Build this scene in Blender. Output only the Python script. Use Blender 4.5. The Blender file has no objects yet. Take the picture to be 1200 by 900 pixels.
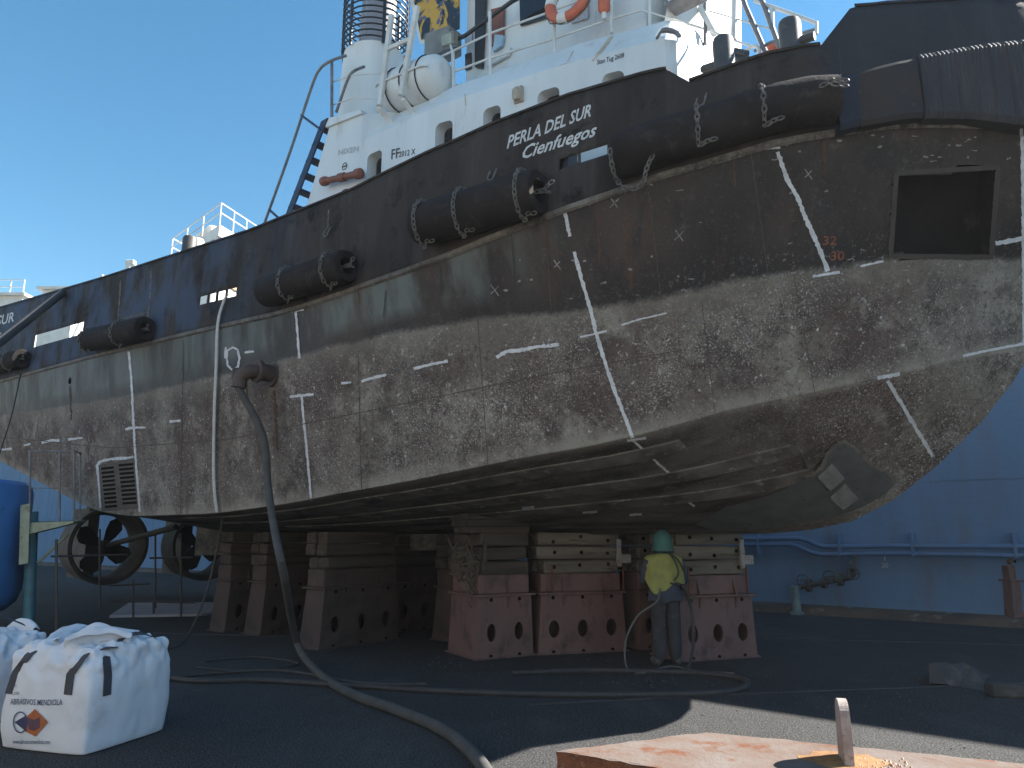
import bpy, bmesh, math, random
import numpy as np
from mathutils import Vector, Matrix, Quaternion
from mathutils.bvhtree import BVHTree
from mathutils import geometry as mg
R = math.radians
SC = bpy.context.scene
COL = SC.collection
rnd = random.Random(7)

# ------------------------------------------------------------------ camera, sky, sun, exposure
F_PX, PITCH, EYE = 870.0, R(11.7), 1.7
cam = bpy.data.cameras.new('camera')
cam.sensor_width = 36.0
cam.lens = 36.0 * F_PX / 1200.0
cam.clip_end = 2000
camo = bpy.data.objects.new('camera', cam)
COL.objects.link(camo)
camo.location = (0, 0, EYE)
camo.rotation_euler = (R(90) + PITCH, 0, 0)
SC.camera = camo

SUN_AZ, SUN_EL = R(12), R(38)          # azimuth measured from +X towards +Y
world = bpy.data.worlds.new('World')
SC.world = world
world.use_nodes = True
wn = world.node_tree
bg = wn.nodes['Background']
sky = wn.nodes.new('ShaderNodeTexSky')
sky.sky_type = 'NISHITA'
sky.sun_disc = False
sky.sun_elevation = SUN_EL
sky.sun_rotation = math.pi / 2 - SUN_AZ
sky.air_density = 1.0
sky.dust_density = 0.0
sky.ozone_density = 1.2
hsv = wn.nodes.new('ShaderNodeHueSaturation')
hsv.inputs['Hue'].default_value = 0.486
hsv.inputs['Saturation'].default_value = 1.27
wn.links.new(sky.outputs[0], hsv.inputs['Color'])
wn.links.new(hsv.outputs[0], bg.inputs[0])
bg.inputs[1].default_value = 0.06
sl = bpy.data.lights.new('sun', 'SUN')
sl.energy = 5.0
sl.angle = R(0.5)
sl.color = (1.0, 0.95, 0.87)
so = bpy.data.objects.new('sun', sl)
COL.objects.link(so)
sd = Vector((math.cos(SUN_EL) * math.cos(SUN_AZ), math.cos(SUN_EL) * math.sin(SUN_AZ), math.sin(SUN_EL)))
so.rotation_euler = sd.to_track_quat('Z', 'Y').to_euler()
so.location = sd * 60
SC.view_settings.view_transform = 'Standard'
SC.view_settings.look = 'None'
SC.view_settings.exposure = 1.9
SC.view_settings.gamma = 1.0
SC.view_settings.use_curve_mapping = False

# ------------------------------------------------------------------ surveying helpers: pixel of the photograph -> point in the place
A = R(50)
FX = np.array([math.sin(A), -math.cos(A)])
SX = np.array([-math.cos(A), -math.sin(A)])
O = np.array([3.0, 10.4])
SHIP = Matrix.Translation((O[0], O[1], 0)) @ Matrix.Rotation(A - math.pi / 2, 4, 'Z')
SHIPI = SHIP.inverted()

def ray(x, y):
    u = 450 - y
    return np.array([x - 600, F_PX * math.cos(PITCH) - u * math.sin(PITCH), u * math.cos(PITCH) + F_PX * math.sin(PITCH)])

SR = np.linspace(-30, 5.1, 5000)
_yc = {}
def onplan(x, y, yb):
    d = ray(x, y)
    if yb not in _yc:
        ya = np.array([yb(s) for s in SR])
        _yc[yb] = O + SR[:, None] * FX + ya[:, None] * SX
    pts = _yc[yb]
    c = pts[:, 0] * d[1] - pts[:, 1] * d[0]
    best = None
    for i in np.where(c[:-1] * c[1:] <= 0)[0]:
        t = pts[i, 1] / d[1]
        if t > 0 and (best is None or t < best[0]):
            best = (t, float(SR[i]), EYE + t * d[2])
    return best
_const = {}
def K(y):
    if y not in _const:
        _const[y] = lambda s, y=y: y
    return _const[y]
def P(x, y, yb):
    """pixel on a vertical surface at half breadth yb -> ship coordinates (s, -breadth, z)"""
    if not callable(yb): yb = K(yb)
    t, s, z = onplan(x, y, yb)
    return Vector((s, -yb(s), z))
def G(x, y, z=0.0):
    """pixel on a level plane at height z -> world point"""
    d = ray(x, y); t = (z - EYE) / d[2]
    return Vector((d[0] * t, d[1] * t, z))
def D(x, y, depth):
    """pixel at a given horizontal depth -> world point"""
    d = ray(x, y); t = depth / d[1]
    return Vector((d[0] * t, depth, EYE + d[2] * t))
def interp(T):
    T = np.array(T, float)
    return lambda s: float(np.interp(s, T[:, 0], T[:, 1]))
def smooth(T, n=5, step=0.25):
    T = np.array(sorted(T)); xs = np.arange(-24.5, 5.1, step)
    ys = np.interp(xs, T[:, 0], T[:, 1])
    k = np.ones(n) / n
    yp = np.concatenate([[ys[0]] * (n // 2), ys, [ys[-1]] * (n // 2)])
    ys = np.convolve(yp, k, 'valid')
    return lambda s: float(np.interp(s, xs, ys))

# ------------------------------------------------------------------ materials
def new_mat(name):
    m = bpy.data.materials.new(name); m.use_nodes = True
    nt = m.node_tree
    return m, nt, nt.nodes['Principled BSDF']
class NT:
    """small node builder"""
    def __init__(s, nt): s.nt = nt
    def n(s, t, **kw):
        o = s.nt.nodes.new(t)
        for k, v in kw.items(): setattr(o, k, v)
        return o
    def l(s, a, b): s.nt.links.new(a, b)
    def coord(s, scale=(1, 1, 1)):
        tc = s.n('ShaderNodeTexCoord'); mp = s.n('ShaderNodeMapping')
        mp.inputs['Scale'].default_value = scale
        s.l(tc.outputs['Object'], mp.inputs['Vector'])
        return mp.outputs[0]
    def noise(s, vec, scale, detail=4, rough=0.55, dist=0.0):
        o = s.n('ShaderNodeTexNoise')
        o.inputs['Scale'].default_value = scale; o.inputs['Detail'].default_value = detail
        o.inputs['Roughness'].default_value = rough; o.inputs['Distortion'].default_value = dist
        s.l(vec, o.inputs['Vector'])
        return o.outputs[0]
    def ramp(s, fac, a, b):
        o = s.n('ShaderNodeMapRange', clamp=True)
        o.inputs['From Min'].default_value = a; o.inputs['From Max'].default_value = b
        s.l(fac, o.inputs['Value'])
        return o.outputs[0]
    def mix(s, fac, a, b):
        o = s.n('ShaderNodeMix', data_type='RGBA')
        if isinstance(fac, (int, float)): o.inputs[0].default_value = fac
        else: s.l(fac, o.inputs[0])
        for k, v in ((6, a), (7, b)):
            if isinstance(v, tuple): o.inputs[k].default_value = (*v, 1)
            else: s.l(v, o.inputs[k])
        return o.outputs[2]
    def math(s, op, a, b=None):
        o = s.n('ShaderNodeMath', operation=op)
        for k, v in ((0, a), (1, b)):
            if v is None: continue
            if isinstance(v, (int, float)): o.inputs[k].default_value = v
            else: s.l(v, o.inputs[k])
        return o.outputs[0]
    def bump(s, h, bsdf, strength=0.3, dist=0.02):
        o = s.n('ShaderNodeBump')
        o.inputs['Strength'].default_value = strength; o.inputs['Distance'].default_value = dist
        s.l(h, o.inputs['Height']); s.l(o.outputs[0], bsdf.inputs['Normal'])
def mat(name, a, b=None, scale=3.0, rough=0.6, metal=0.0, c=None, cscale=14.0, clo=0.58, chi=0.7, bump=0.2, bdist=0.01,
        stretch=(1, 1, 1), lo=0.35, hi=0.65, detail=5, spec=None):
    """two mottled colours a/b, a third c in spots (wear, rust, dirt), with fine relief"""
    m, nt, bs = new_mat(name); N = NT(nt)
    v = N.coord(stretch)
    b = b or tuple(x * 0.8 for x in a)
    colr = N.mix(N.ramp(N.noise(v, scale, detail), lo, hi), a, b)
    if c: colr = N.mix(N.ramp(N.noise(v, cscale, 6, 0.65), clo, chi), colr, c)
    N.l(colr, bs.inputs['Base Color'])
    bs.inputs['Roughness'].default_value = rough; bs.inputs['Metallic'].default_value = metal
    if spec is not None: bs.inputs['Specular IOR Level'].default_value = spec
    if bump: N.bump(N.noise(N.coord(), scale * 9, 5, 0.6), bs, bump, bdist)
    return m
white = mat('white_paint', (0.66, 0.68, 0.68), (0.58, 0.60, 0.60), 2.0, 0.5, c=(0.40, 0.33, 0.26), cscale=4, clo=.60, chi=.86, bump=.15, bdist=.03, stretch=(1, 1, .22))
whitebar = mat('white_rail_paint', (0.66, 0.67, 0.66), (0.52, 0.52, 0.5), 4, 0.5, c=(0.3, 0.2, 0.13), cscale=9, clo=0.68, chi=0.8)
greybar = mat('weathered_rail_paint', (0.20, 0.20, 0.21), (0.12, 0.12, 0.13), 6, 0.5, c=(0.14, 0.08, 0.05), cscale=12)
navy = mat('navy_paint', (0.022, 0.038, 0.085), (0.016, 0.024, 0.05), 5, 0.5, c=(0.1, 0.06, 0.045), cscale=14, clo=.66)
blackm = mat('black_paint', (0.012, 0.013, 0.016), (0.02, 0.02, 0.024), 6, 0.5)
darkhole = mat('dark_cavity', (0.006, 0.006, 0.006), (0.01, 0.009, 0.008), 4, 0.95, spec=.05)
glass_dark = mat('dark_window_glass', (0.012, 0.015, 0.02), (0.018, 0.02, 0.024), 3, 0.08, bump=0)
rubber = mat('black_rubber', (0.020, 0.018, 0.018), (0.032, 0.028, 0.027), 3.0, 0.9, c=(0.075, 0.068, 0.064), cscale=5, clo=.54, chi=.85, bump=.7, bdist=.02, spec=.15)
bluerub = mat('weathered_blue_black_rubber', (0.040, 0.041, 0.046), (0.054, 0.054, 0.060), 3.0, 0.7, c=(0.07, 0.066, 0.062), cscale=5, clo=.52, chi=.85, bump=.4, stretch=(1, 1, .3), spec=.2)
chainm = mat('galvanised_chain', (0.20, 0.19, 0.18), (0.10, 0.09, 0.08), 18, 0.6, metal=.2)
chalk = mat('white_chalk_paint', (0.66, 0.68, 0.70), (0.50, 0.51, 0.53), 9, 0.9, c=(0.20, 0.18, 0.17), cscale=22, clo=.6, chi=.74, bump=0)
chalkthin = mat('thin_chalk_paint', (0.34, 0.34, 0.35), (0.22, 0.21, 0.21), 9, 0.9, c=(0.1, 0.09, 0.085), cscale=26, clo=.5, chi=.66, bump=0)
letterm = mat('white_lettering_paint', (0.62, 0.63, 0.62), (0.46, 0.46, 0.45), 8, 0.7, c=(0.28, 0.17, 0.1), cscale=5, clo=.62, chi=.78, bump=0)
letterblk = mat('black_lettering_paint', (0.03, 0.03, 0.035), (0.06, 0.06, 0.06), 14, 0.6, bump=0)
orangemark = mat('faded_orange_paint', (0.30, 0.10, 0.05), (0.16, 0.06, 0.04), 12, 0.8, bump=0)
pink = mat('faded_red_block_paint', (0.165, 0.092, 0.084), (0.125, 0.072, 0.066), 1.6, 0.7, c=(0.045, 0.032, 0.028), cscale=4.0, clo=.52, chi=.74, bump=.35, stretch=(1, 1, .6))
pinkdk = mat('shade_darkened_block_paint', (0.072, 0.050, 0.045), (0.042, 0.031, 0.028), 1.8, .85, c=(0.03, 0.025, 0.023), cscale=4, clo=.5, chi=.7, bump=.35)  # block paint darkened to stand in for shade on the aft rows
rust = mat('rust', (0.16, 0.06, 0.028), (0.085, 0.036, 0.022), 7, 0.85, bump=.5)
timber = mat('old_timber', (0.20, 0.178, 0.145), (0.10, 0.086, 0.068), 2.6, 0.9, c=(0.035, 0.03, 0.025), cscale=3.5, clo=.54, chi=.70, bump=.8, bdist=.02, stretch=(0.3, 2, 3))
timberdk = mat('dark_timber', (0.075, 0.062, 0.05), (0.038, 0.031, 0.026), 3.0, 0.9, c=(0.03, 0.025, 0.02), cscale=5, clo=.55, chi=.75, bump=.5, stretch=(0.3, 2, 3))  # darker tone of the same timber
steelgrey = mat('bare_grey_steel', (0.105, 0.112, 0.112), (0.075, 0.078, 0.077), 4, 0.6, c=(0.05, 0.042, 0.038), cscale=9)
hosem = mat('black_hose_rubber', (0.030, 0.029, 0.030), (0.045, 0.042, 0.04), 9, 0.7)
hosegrey = mat('dusty_grey_hose', (0.075, 0.072, 0.068), (0.05, 0.048, 0.045), 5, 0.8)
rope = mat('frayed_rope', (0.12, 0.10, 0.075), (0.07, 0.06, 0.045), 20, 0.95)
bluewall = mat('blue_dock_paint', (0.14, 0.245, 0.39), (0.12, 0.21, 0.335), 0.7, 0.8, c=(0.15, 0.17, 0.21), cscale=2.2, clo=.48, chi=.8, bump=.25, bdist=.05, stretch=(1, 1, .16), spec=.15)
bluetank = mat('bright_blue_paint', (0.06, 0.22, 0.55), (0.05, 0.19, 0.48), 2, 0.4, c=(0.06, 0.12, 0.24), cscale=5, clo=.62)
palegreen = mat('pale_green_paint', (0.36, 0.40, 0.30), (0.27, 0.29, 0.2), 4, 0.6, c=(0.15, 0.11, 0.07), cscale=7, clo=.6)
teal = mat('teal_post_paint', (0.06, 0.19, 0.24), (0.05, 0.13, 0.16), 5, 0.55, c=(0.1, 0.08, 0.06), cscale=9)
bagw = mat('white_woven_bag', (0.66, 0.68, 0.72), (0.58, 0.60, 0.64), 2.2, 0.85, c=(0.40, 0.40, 0.41), cscale=3.5, clo=.58, chi=.85, bump=.5, bdist=.006, spec=.2)
strapm = mat('dark_grey_webbing', (0.045, 0.045, 0.055), (0.06, 0.06, 0.07), 20, 0.9)
lifeor = mat('lifebuoy_orange', (0.55, 0.13, 0.07), (0.46, 0.11, 0.06), 5, 0.55, c=(0.4, 0.3, 0.25), cscale=9, clo=.64)
redbr = mat('red_brown_paint', (0.22, 0.075, 0.05), (0.17, 0.06, 0.042), 4, 0.6)

# ------------------------------------------------------------------ object helpers
def props(o, label=None, cat=None, group=None, kind=None):
    for k, v in (('label', label), ('category', cat), ('group', group), ('kind', kind)):
        if v: o[k] = v
    return o
def empty(name, loc=(0, 0, 0), rz=0.0, label=None, cat=None, group=None):
    o = bpy.data.objects.new(name, None); COL.objects.link(o)
    o.location = loc; o.rotation_euler = (0, 0, rz); o.empty_display_size = .2
    return props(o, label, cat, group)
class MB:
    def __init__(s): s.v = []; s.f = []
    def add(s, vs, fs):
        b = len(s.v); s.v += [Vector(v) for v in vs]; s.f += [[i + b for i in f] for f in fs]; return s
    def hexa(s, p):      # 8 points: bottom 4 ccw, top 4 ccw
        return s.add(p, [(3, 2, 1, 0), (4, 5, 6, 7), (0, 1, 5, 4), (1, 2, 6, 5), (2, 3, 7, 6), (3, 0, 4, 7)])
    def box(s, c, d, rz=0.0, M=None):
        c = Vector(c); x, y, z = d[0] / 2, d[1] / 2, d[2] / 2
        q = M or Matrix.Rotation(rz, 3, 'Z')
        return s.hexa([c + q @ Vector(v) for v in ((-x, -y, -z), (x, -y, -z), (x, y, -z), (-x, y, -z), (-x, -y, z), (x, -y, z), (x, y, z), (-x, y, z))])
    def bbox(s, c, d, b=0.01, M=None):   # chamfered box (edges along z and top/bottom)
        c = Vector(c); q = M or Matrix.Identity(3); x, y, z = (k / 2 for k in d); b = min(b, x * .9, y * .9, z * .9)
        def ring(h, i):
            return [c + q @ Vector(v) for v in ((-x + b + i, -y + i, h), (x - b - i, -y + i, h), (x - i, -y + b + i, h), (x - i, y - b - i, h), (x - b - i, y - i, h), (-x + b + i, y - i, h), (-x + i, y - b - i, h), (-x + i, -y + b + i, h))]
        vs = ring(-z, b * .7) + ring(-z + b, 0) + ring(z - b, 0) + ring(z, b * .7)
        fs = [tuple(range(7, -1, -1)), tuple(range(24, 32))]
        for k in range(3):
            for i in range(8): j = (i + 1) % 8; fs.append((k * 8 + i, k * 8 + j, k * 8 + 8 + j, k * 8 + 8 + i))
        return s.add(vs, fs)
    def tube(s, pts, r, n=8, caps=True, closed=False):
        pts = [Vector(p) for p in pts]; m = len(pts)
        rs = r if isinstance(r, (list, tuple)) else [r] * m
        up = None; rings = []
        for i in range(m):
            a = pts[i - 1] if (i > 0 or closed) else pts[0]; b = pts[(i + 1) % m] if (i < m - 1 or closed) else pts[-1]
            t = (b - a)
            if t.length < 1e-9: t = Vector((0, 0, 1))
            t.normalize()
            if up is None:
                up = Vector((0, 0, 1)) if abs(t.z) < .9 else Vector((1, 0, 0))
            x = up.cross(t)
            if x.length < 1e-6: x = Vector((1, 0, 0)).cross(t)
            x.normalize(); y = t.cross(x); up = y
            rings.append([pts[i] + (x * math.cos(2 * math.pi * k / n) + y * math.sin(2 * math.pi * k / n)) * rs[i] for k in range(n)])
        vs = [v for rg in rings for v in rg]; fs = []
        for i in range(m if closed else m - 1):
            i2 = (i + 1) % m
            for k in range(n): k2 = (k + 1) % n; fs.append((i * n + k, i * n + k2, i2 * n + k2, i2 * n + k))
        if caps and not closed: fs += [tuple(range(n - 1, -1, -1)), tuple((m - 1) * n + k for k in range(n))]
        return s.add(vs, fs)
    def lathe(s, p0, axis, prof, n=20):     # prof: (distance along axis, radius)
        p0 = Vector(p0); a = Vector(axis).normalized()
        return s.tube([p0 + a * h for h, r in prof], [max(r, 1e-4) for h, r in prof], n) if False else s._lathe(p0, a, prof, n)
    def _lathe(s, p0, a, prof, n):
        x = a.orthogonal().normalized(); y = a.cross(x); vs = []; fs = []
        for h, r in prof:
            r = max(r, 1e-4)
            vs += [p0 + a * h + (x * math.cos(2 * math.pi * k / n) + y * math.sin(2 * math.pi * k / n)) * r for k in range(n)]
        for i in range(len(prof) - 1):
            for k in range(n): k2 = (k + 1) % n; fs.append((i * n + k, i * n + k2, (i + 1) * n + k2, (i + 1) * n + k))
        m = len(prof) - 1
        fs += [tuple(range(n - 1, -1, -1)), tuple(m * n + k for k in range(n))]
        return s.add(vs, fs)
    def torus(s, c, axis, R_, r, n=24, m=8):
        a = Vector(axis).normalized(); x = a.orthogonal().normalized(); y = a.cross(x); c = Vector(c)
        return s.tube([c + (x * math.cos(2 * math.pi * k / n) + y * math.sin(2 * math.pi * k / n)) * R_ for k in range(n)], r, m, closed=True)
    def build(s, name, material, parent=None, sm=False, kind=None, label=None, inv=None, mods=None):
        me = bpy.data.meshes.new(name)
        vs = [inv @ v for v in s.v] if inv else s.v
        me.from_pydata([tuple(v) for v in vs], [], s.f); me.validate()
        bm = bmesh.new(); bm.from_mesh(me); bmesh.ops.recalc_face_normals(bm, faces=bm.faces); bm.to_mesh(me); bm.free()
        for mm in (material if isinstance(material, (list, tuple)) else [material]): me.materials.append(mm)
        if sm:
            for p in me.polygons: p.use_smooth = True
            if sm != 'all': me.set_sharp_from_angle(angle=R(38))
        o = bpy.data.objects.new(name, me); COL.objects.link(o)
        if parent is not None: o.parent = parent
        if kind: o['kind'] = kind
        if label: o['label'] = label
        return o
def spline(pts, k=6):
    pts = [Vector(p) for p in pts]; out = []
    q = [pts[0] * 2 - pts[1]] + pts + [pts[-1] * 2 - pts[-2]]
    for i in range(1, len(q) - 2):
        for j in range(k):
            t = j / k; a, b, c, d = q[i - 1], q[i], q[i + 1], q[i + 2]
            out.append(.5 * ((2 * b) + (c - a) * t + (2 * a - 5 * b + 4 * c - d) * t * t + (-a + 3 * b - 3 * c + d) * t ** 3))
    return out + [pts[-1]]
def polyline_px(pts, step):
    out = [pts[0]]
    for a, b in zip(pts, pts[1:]):
        L = math.hypot(b[0] - a[0], b[1] - a[1]); n = max(1, int(L / step))
        out += [(a[0] + (b[0] - a[0]) * i / n, a[1] + (b[1] - a[1]) * i / n) for i in range(1, n + 1)]
    return out
def bvh_of(objs):
    vs, fs = [], []
    for o, mw in objs:
        b = len(vs); vs += [mw @ v.co for v in o.data.vertices]; fs += [[b + i for i in p.vertices] for p in o.data.polygons]
    return BVHTree.FromPolygons(vs, fs)
CAM = Vector((0, 0, EYE))
def cast(bvh, x, y, off=0.006):
    d = Vector(ray(x, y)).normalized()
    h, n, i, t = bvh.ray_cast(CAM, d)
    if h is None: return None
    if n.dot(d) > 0: n = -n
    return h + n * off
def ribbon_on(bvh, pts, w, off=0.006, jit=.25, step=2.5, m=None):
    """a painted strip that lies on a surface, w wide in photograph pixels"""
    m = m or MB(); pl = polyline_px(pts, step); prev = None; ww = w
    for i, p in enumerate(pl):
        a = pl[max(0, i - 1)]; b = pl[min(len(pl) - 1, i + 1)]
        dx, dy = b[0] - a[0], b[1] - a[1]; L = math.hypot(dx, dy) or 1
        nx, ny = -dy / L, dx / L
        ww = w * (1 + rnd.uniform(-jit, jit)); sh = rnd.uniform(-jit, jit) * w * .4
        l = cast(bvh, p[0] + nx * (ww / 2 + sh), p[1] + ny * (ww / 2 + sh), off); r = cast(bvh, p[0] - nx * (ww / 2 - sh), p[1] - ny * (ww / 2 - sh), off)
        if l is None or r is None or (prev and ((l - prev[0]).length > .6 or (r - prev[1]).length > .6)): prev = None; continue
        if prev: m.add([prev[0], prev[1], r, l], [(0, 1, 2, 3)])
        prev = (l, r)
    return m
def patch_on(bvh, poly, off=0.004, step=5):
    """an area of other paint that lies on a surface, outlined in photograph pixels"""
    pl = polyline_px(poly + [poly[0]], step)[:-1]
    xs = [p[0] for p in pl]; ys = [p[1] for p in pl]; vs = [Vector(p) for p in pl]; nb = len(vs)
    yy = min(ys)
    while yy < max(ys):
        xx = min(xs)
        while xx < max(xs):
            vs.append(Vector((xx + rnd.uniform(-1, 1), yy + rnd.uniform(-1, 1)))); xx += step * 1.6
        yy += step * 1.6
    co, ed, fa, *_ = mg.delaunay_2d_cdt(vs, [], [list(range(nb))], 1, 1e-4)
    m = MB(); hits = [cast(bvh, c.x, c.y, off) for c in co]
    fs = [f for f in fa if all(hits[i] is not None for i in f)]
    idx = {}; V = []
    for f in fs:
        for i in f:
            if i not in idx: idx[i] = len(V); V.append(hits[i])
    return m.add(V, [[idx[i] for i in f] for f in fs])
def text_on(bvh, body, o, u, v, off=0.006, shear=0.0, bend=None, res=2, bold=0.0):
    """lettering that lies on a surface: o = pixel of the baseline start, u / v = pixel vectors of one em across and up"""
    cu = bpy.data.curves.new('t', 'FONT'); cu.body = body; cu.size = 1; cu.shear = shear; cu.resolution_u = res; cu.offset = bold
    ob = bpy.data.objects.new('t', cu); COL.objects.link(ob)
    me = bpy.data.meshes.new_from_object(ob.evaluated_get(bpy.context.evaluated_depsgraph_get()))
    bm = bmesh.new(); bm.from_mesh(me); bmesh.ops.triangulate(bm, faces=bm.faces)
    m = MB(); V = []; ok = True
    bm.verts.ensure_lookup_table()
    for w in bm.verts:
        x, y = w.co.x, w.co.y
        if bend: y += bend(x)
        V.append(cast(bvh, o[0] + u[0] * x + v[0] * y, o[1] + u[1] * x + v[1] * y, off))
    fs = [[w.index for w in f.verts] for f in bm.faces if all(V[w.index] is not None for w in f.verts)]
    V = [w if w is not None else Vector() for w in V]
    bm.free(); bpy.data.objects.remove(ob); bpy.data.curves.remove(cu); bpy.data.meshes.remove(me)
    return m.add(V, fs)

# ------------------------------------------------------------------ dock floor
def floor_material():
    m, nt, bs = new_mat('grit_covered_floor'); N = NT(nt); v = N.coord()
    big = N.noise(v, .30, 5, .62, .6); fine = N.noise(v, 60, 4, .75); mid = N.noise(v, 2.4, 6, .65, .4)
    c = N.mix(N.ramp(big, .36, .66), (0.017, 0.0174, 0.019), (0.034, 0.034, 0.0355))
    c = N.mix(N.ramp(mid, .50, .74), c, (0.016, 0.016, 0.018))
    c = N.mix(N.math('MULTIPLY', N.ramp(N.noise(N.coord((1, .35, 1)), 1.1, 6, .68), .54, .72), .7), c, (0.078, 0.074, 0.070))
    c = N.mix(N.math('MULTIPLY', N.ramp(fine, .50, .62), .9), c, (0.15, 0.148, 0.14))
    c = N.mix(N.ramp(N.noise(v, 85, 3, .7), .54, .64), c, (0.016, 0.016, 0.019))
    N.l(c, bs.inputs['Base Color']); bs.inputs['Roughness'].default_value = .9
    bs.inputs['Specular IOR Level'].default_value = .25
    N.bump(N.math('ADD', N.math('MULTIPLY', fine, .25), mid), bs, .55, .03)
    return m
fl = MB(); fl.add([(-150, -70, 0), (100, -70, 0), (100, 140, 0), (-150, 140, 0)], [(0, 1, 2, 3)])
fl.build('dock_floor', floor_material(), kind='structure')
jm_ = mat('floor_joint_steel', (.05, .05, .052), (.03, .03, .032), 3, .8)
for pts in ([(880, 748), (1010, 751), (1240, 757)], [(180, 742), (420, 748)], [(620, 826), (900, 812), (1230, 800)]):
    for a_, b_ in zip(pts, pts[1:]):
        a, b = G(*a_), G(*b_); v = b - a; m = MB(); m.box((a + b) / 2 + Vector((0, 0, .004)), (v.length, .05, .012), math.atan2(v.y, v.x)); m.build('floor_joint', jm_, kind='structure')
gr = MB()
def grit(x, y, s, z=0.0):
    a = rnd.uniform(0, 6.28); c, d = math.cos(a) * s, math.sin(a) * s; h = s * rnd.uniform(.4, .9)
    gr.add([(x + c, y + d, z), (x - d, y + c * .8, z), (x - c * .9, y - d, z), (x + d, y - c, z), (x + d * .2, y, z + h)], [(0, 1, 4), (1, 2, 4), (2, 3, 4), (3, 0, 4)])
for i in range(1700):
    d = rnd.uniform(4.5, 17) if i % 3 else rnd.uniform(4.5, 9); grit(rnd.uniform(-.7, .75) * d, d, rnd.choice((.004, .006, .008, .012, .016)) * rnd.uniform(.6, 1.2))
for cx, cy, n, sp in ((770, 800, 150, .4), (1110, 815, 60, .5), (530, 778, 80, .25), (800, 790, 70, .3), (330, 765, 60, .4), (700, 775, 60, .5), (440, 770, 60, .6)):
    g = G(cx, cy)
    for i in range(n): grit(g.x + rnd.gauss(0, sp), g.y + rnd.gauss(0, sp * .7), rnd.choice((.006, .008, .012, .02)) * rnd.uniform(.7, 1.4))
gr.build('debris', mat('blasting_debris', (0.05, 0.048, 0.045), (0.03, 0.028, 0.026), 3, .9, c=(.16, .15, .135), cscale=2, clo=.6), kind='stuff')

# ------------------------------------------------------------------ the tug: lines of the hull
ship = empty('tugboat', (O[0], O[1], 0), A - math.pi / 2, 'large weathered black tugboat standing on keel blocks, its hull bottom crusted brown', 'tugboat')
yk = interp([(-30, 3.6), (-24, 3.85), (-20, 4), (-15, 4), (-3, 4), (-2, 3.97), (-1, 3.88), (0, 3.7), (1, 3.4), (2, 2.9), (3, 2.15), (3.7, 1.52), (4.2, 1.02), (4.6, .56), (4.82, .2), (4.88, 0)])
yc = interp([(-30, 2.8), (-22, 3.3), (-15, 3.6), (-4, 3.6), (-2, 3.4), (-1, 3.2), (0, 2.85), (1, 2.35), (2, 1.65), (3, .8), (3.62, 0)])
yw = interp([(-30, 3.2), (-22, 3.7), (-15, 3.9), (-4, 3.9), (-2, 3.75), (-1, 3.55), (0, 3.3), (1, 2.85), (2, 2.2), (3, 1.35), (3.6, .6), (3.95, 0)])
def table(px, yb):
    out = []
    for p in px:
        r = onplan(*p, yb)
        if r: out.append((r[1], r[2]))
    return out
zk = smooth(table([(0, 447), (100, 420), (233, 388), (333, 366), (393, 347), (513, 305), (653, 250), (800, 200), (900, 170), (1000, 150), (1100, 143), (1200, 150)], yk) + [(-24.5, 6.2)])
zw = smooth(table([(0, 487), (133, 467), (267, 438), (400, 405), (527, 378), (660, 367), (800, 350), (870, 325), (1000, 310), (1200, 305)], yw) + [(-24.5, 5.2)])
zc = smooth(table([(0, 540), (60, 572), (110, 598), (150, 605), (250, 602), (340, 590), (500, 560), (740, 515), (850, 480), (1030, 445), (1200, 405)], yc) + [(-24.5, 4.6)])
zb = interp([(-24,4.4),(-21, 3.9), (-17.5, 3.0), (-14.5, 2.05), (-12.5, 1.76), (.5, 1.75), (1.1, 1.80), (1.6, 1.90), (2.1, 2.15), (2.6, 2.53), (3.1, 3.0), (3.45, 3.42), (3.65, 3.72), (4.4, 3.72)])
BT = table([(0, 360), (120, 325), (290, 270), (410, 222), (530, 165), (640, 120), (750, 86), (780, 80)], yk)
BTF = table([(806, 94), (880, 68), (960, 50)], yk)
BTB = table([(1000, 15), (1100, 5), (1200, -2)], lambda s: max(0, yk(s) - .2) if s < 4.2 else max(0, yk(s) - .2))
_t = sorted(BT + BTF + BTB)
_ta = np.array([(-24.5, 8.6)] + _t + [(4.9, _t[-1][1] + .05)])
zt = lambda s: float(np.interp(s, _ta[:, 0], _ta[:, 1]))
S0 = -24.0
us = sorted(set([i / 200 for i in range(0, 160)] + [.8 + i / 1000 for i in range(0, 201)]))
def send(cv): return {'k': 4.88, 'w': 3.95, 'c': 3.62, 'b': 3.62}[cv]
def su(cv, u): return S0 + (send(cv) - S0) * u
def sect(u):
    """section of the starboard side at u: keel, chine, waterline, knuckle (s, breadth, z)"""
    s = su('b', u); b = (s, 0.0, min(zb(s), zc(su('c', u)) - .0))
    s = su('c', u); c = (s, yc(s), zc(s))
    s = su('w', u); w = (s, yw(s), zw(s))
    s = su('k', u); k = (s, yk(s), zk(s))
    return b, c, w, k
NB, NC, NW = 14, 12, 14
def sect_points(u):
    b, c, w, k = (np.array(p) for p in sect(u)); out = []
    for i in range(NB): t = i / NB; out.append(b + (c - b) * t)
    for i in range(NC): t = i / NC; out.append(c + (w - c) * t)
    for i in range(NW + 1): t = i / NW; out.append(w + (k - w) * t)
    return out
ns = NB + NC + NW + 1
hv, hf, hwl, hch = [], [], [], []
rows = [sect_points(u) for u in us]
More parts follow.
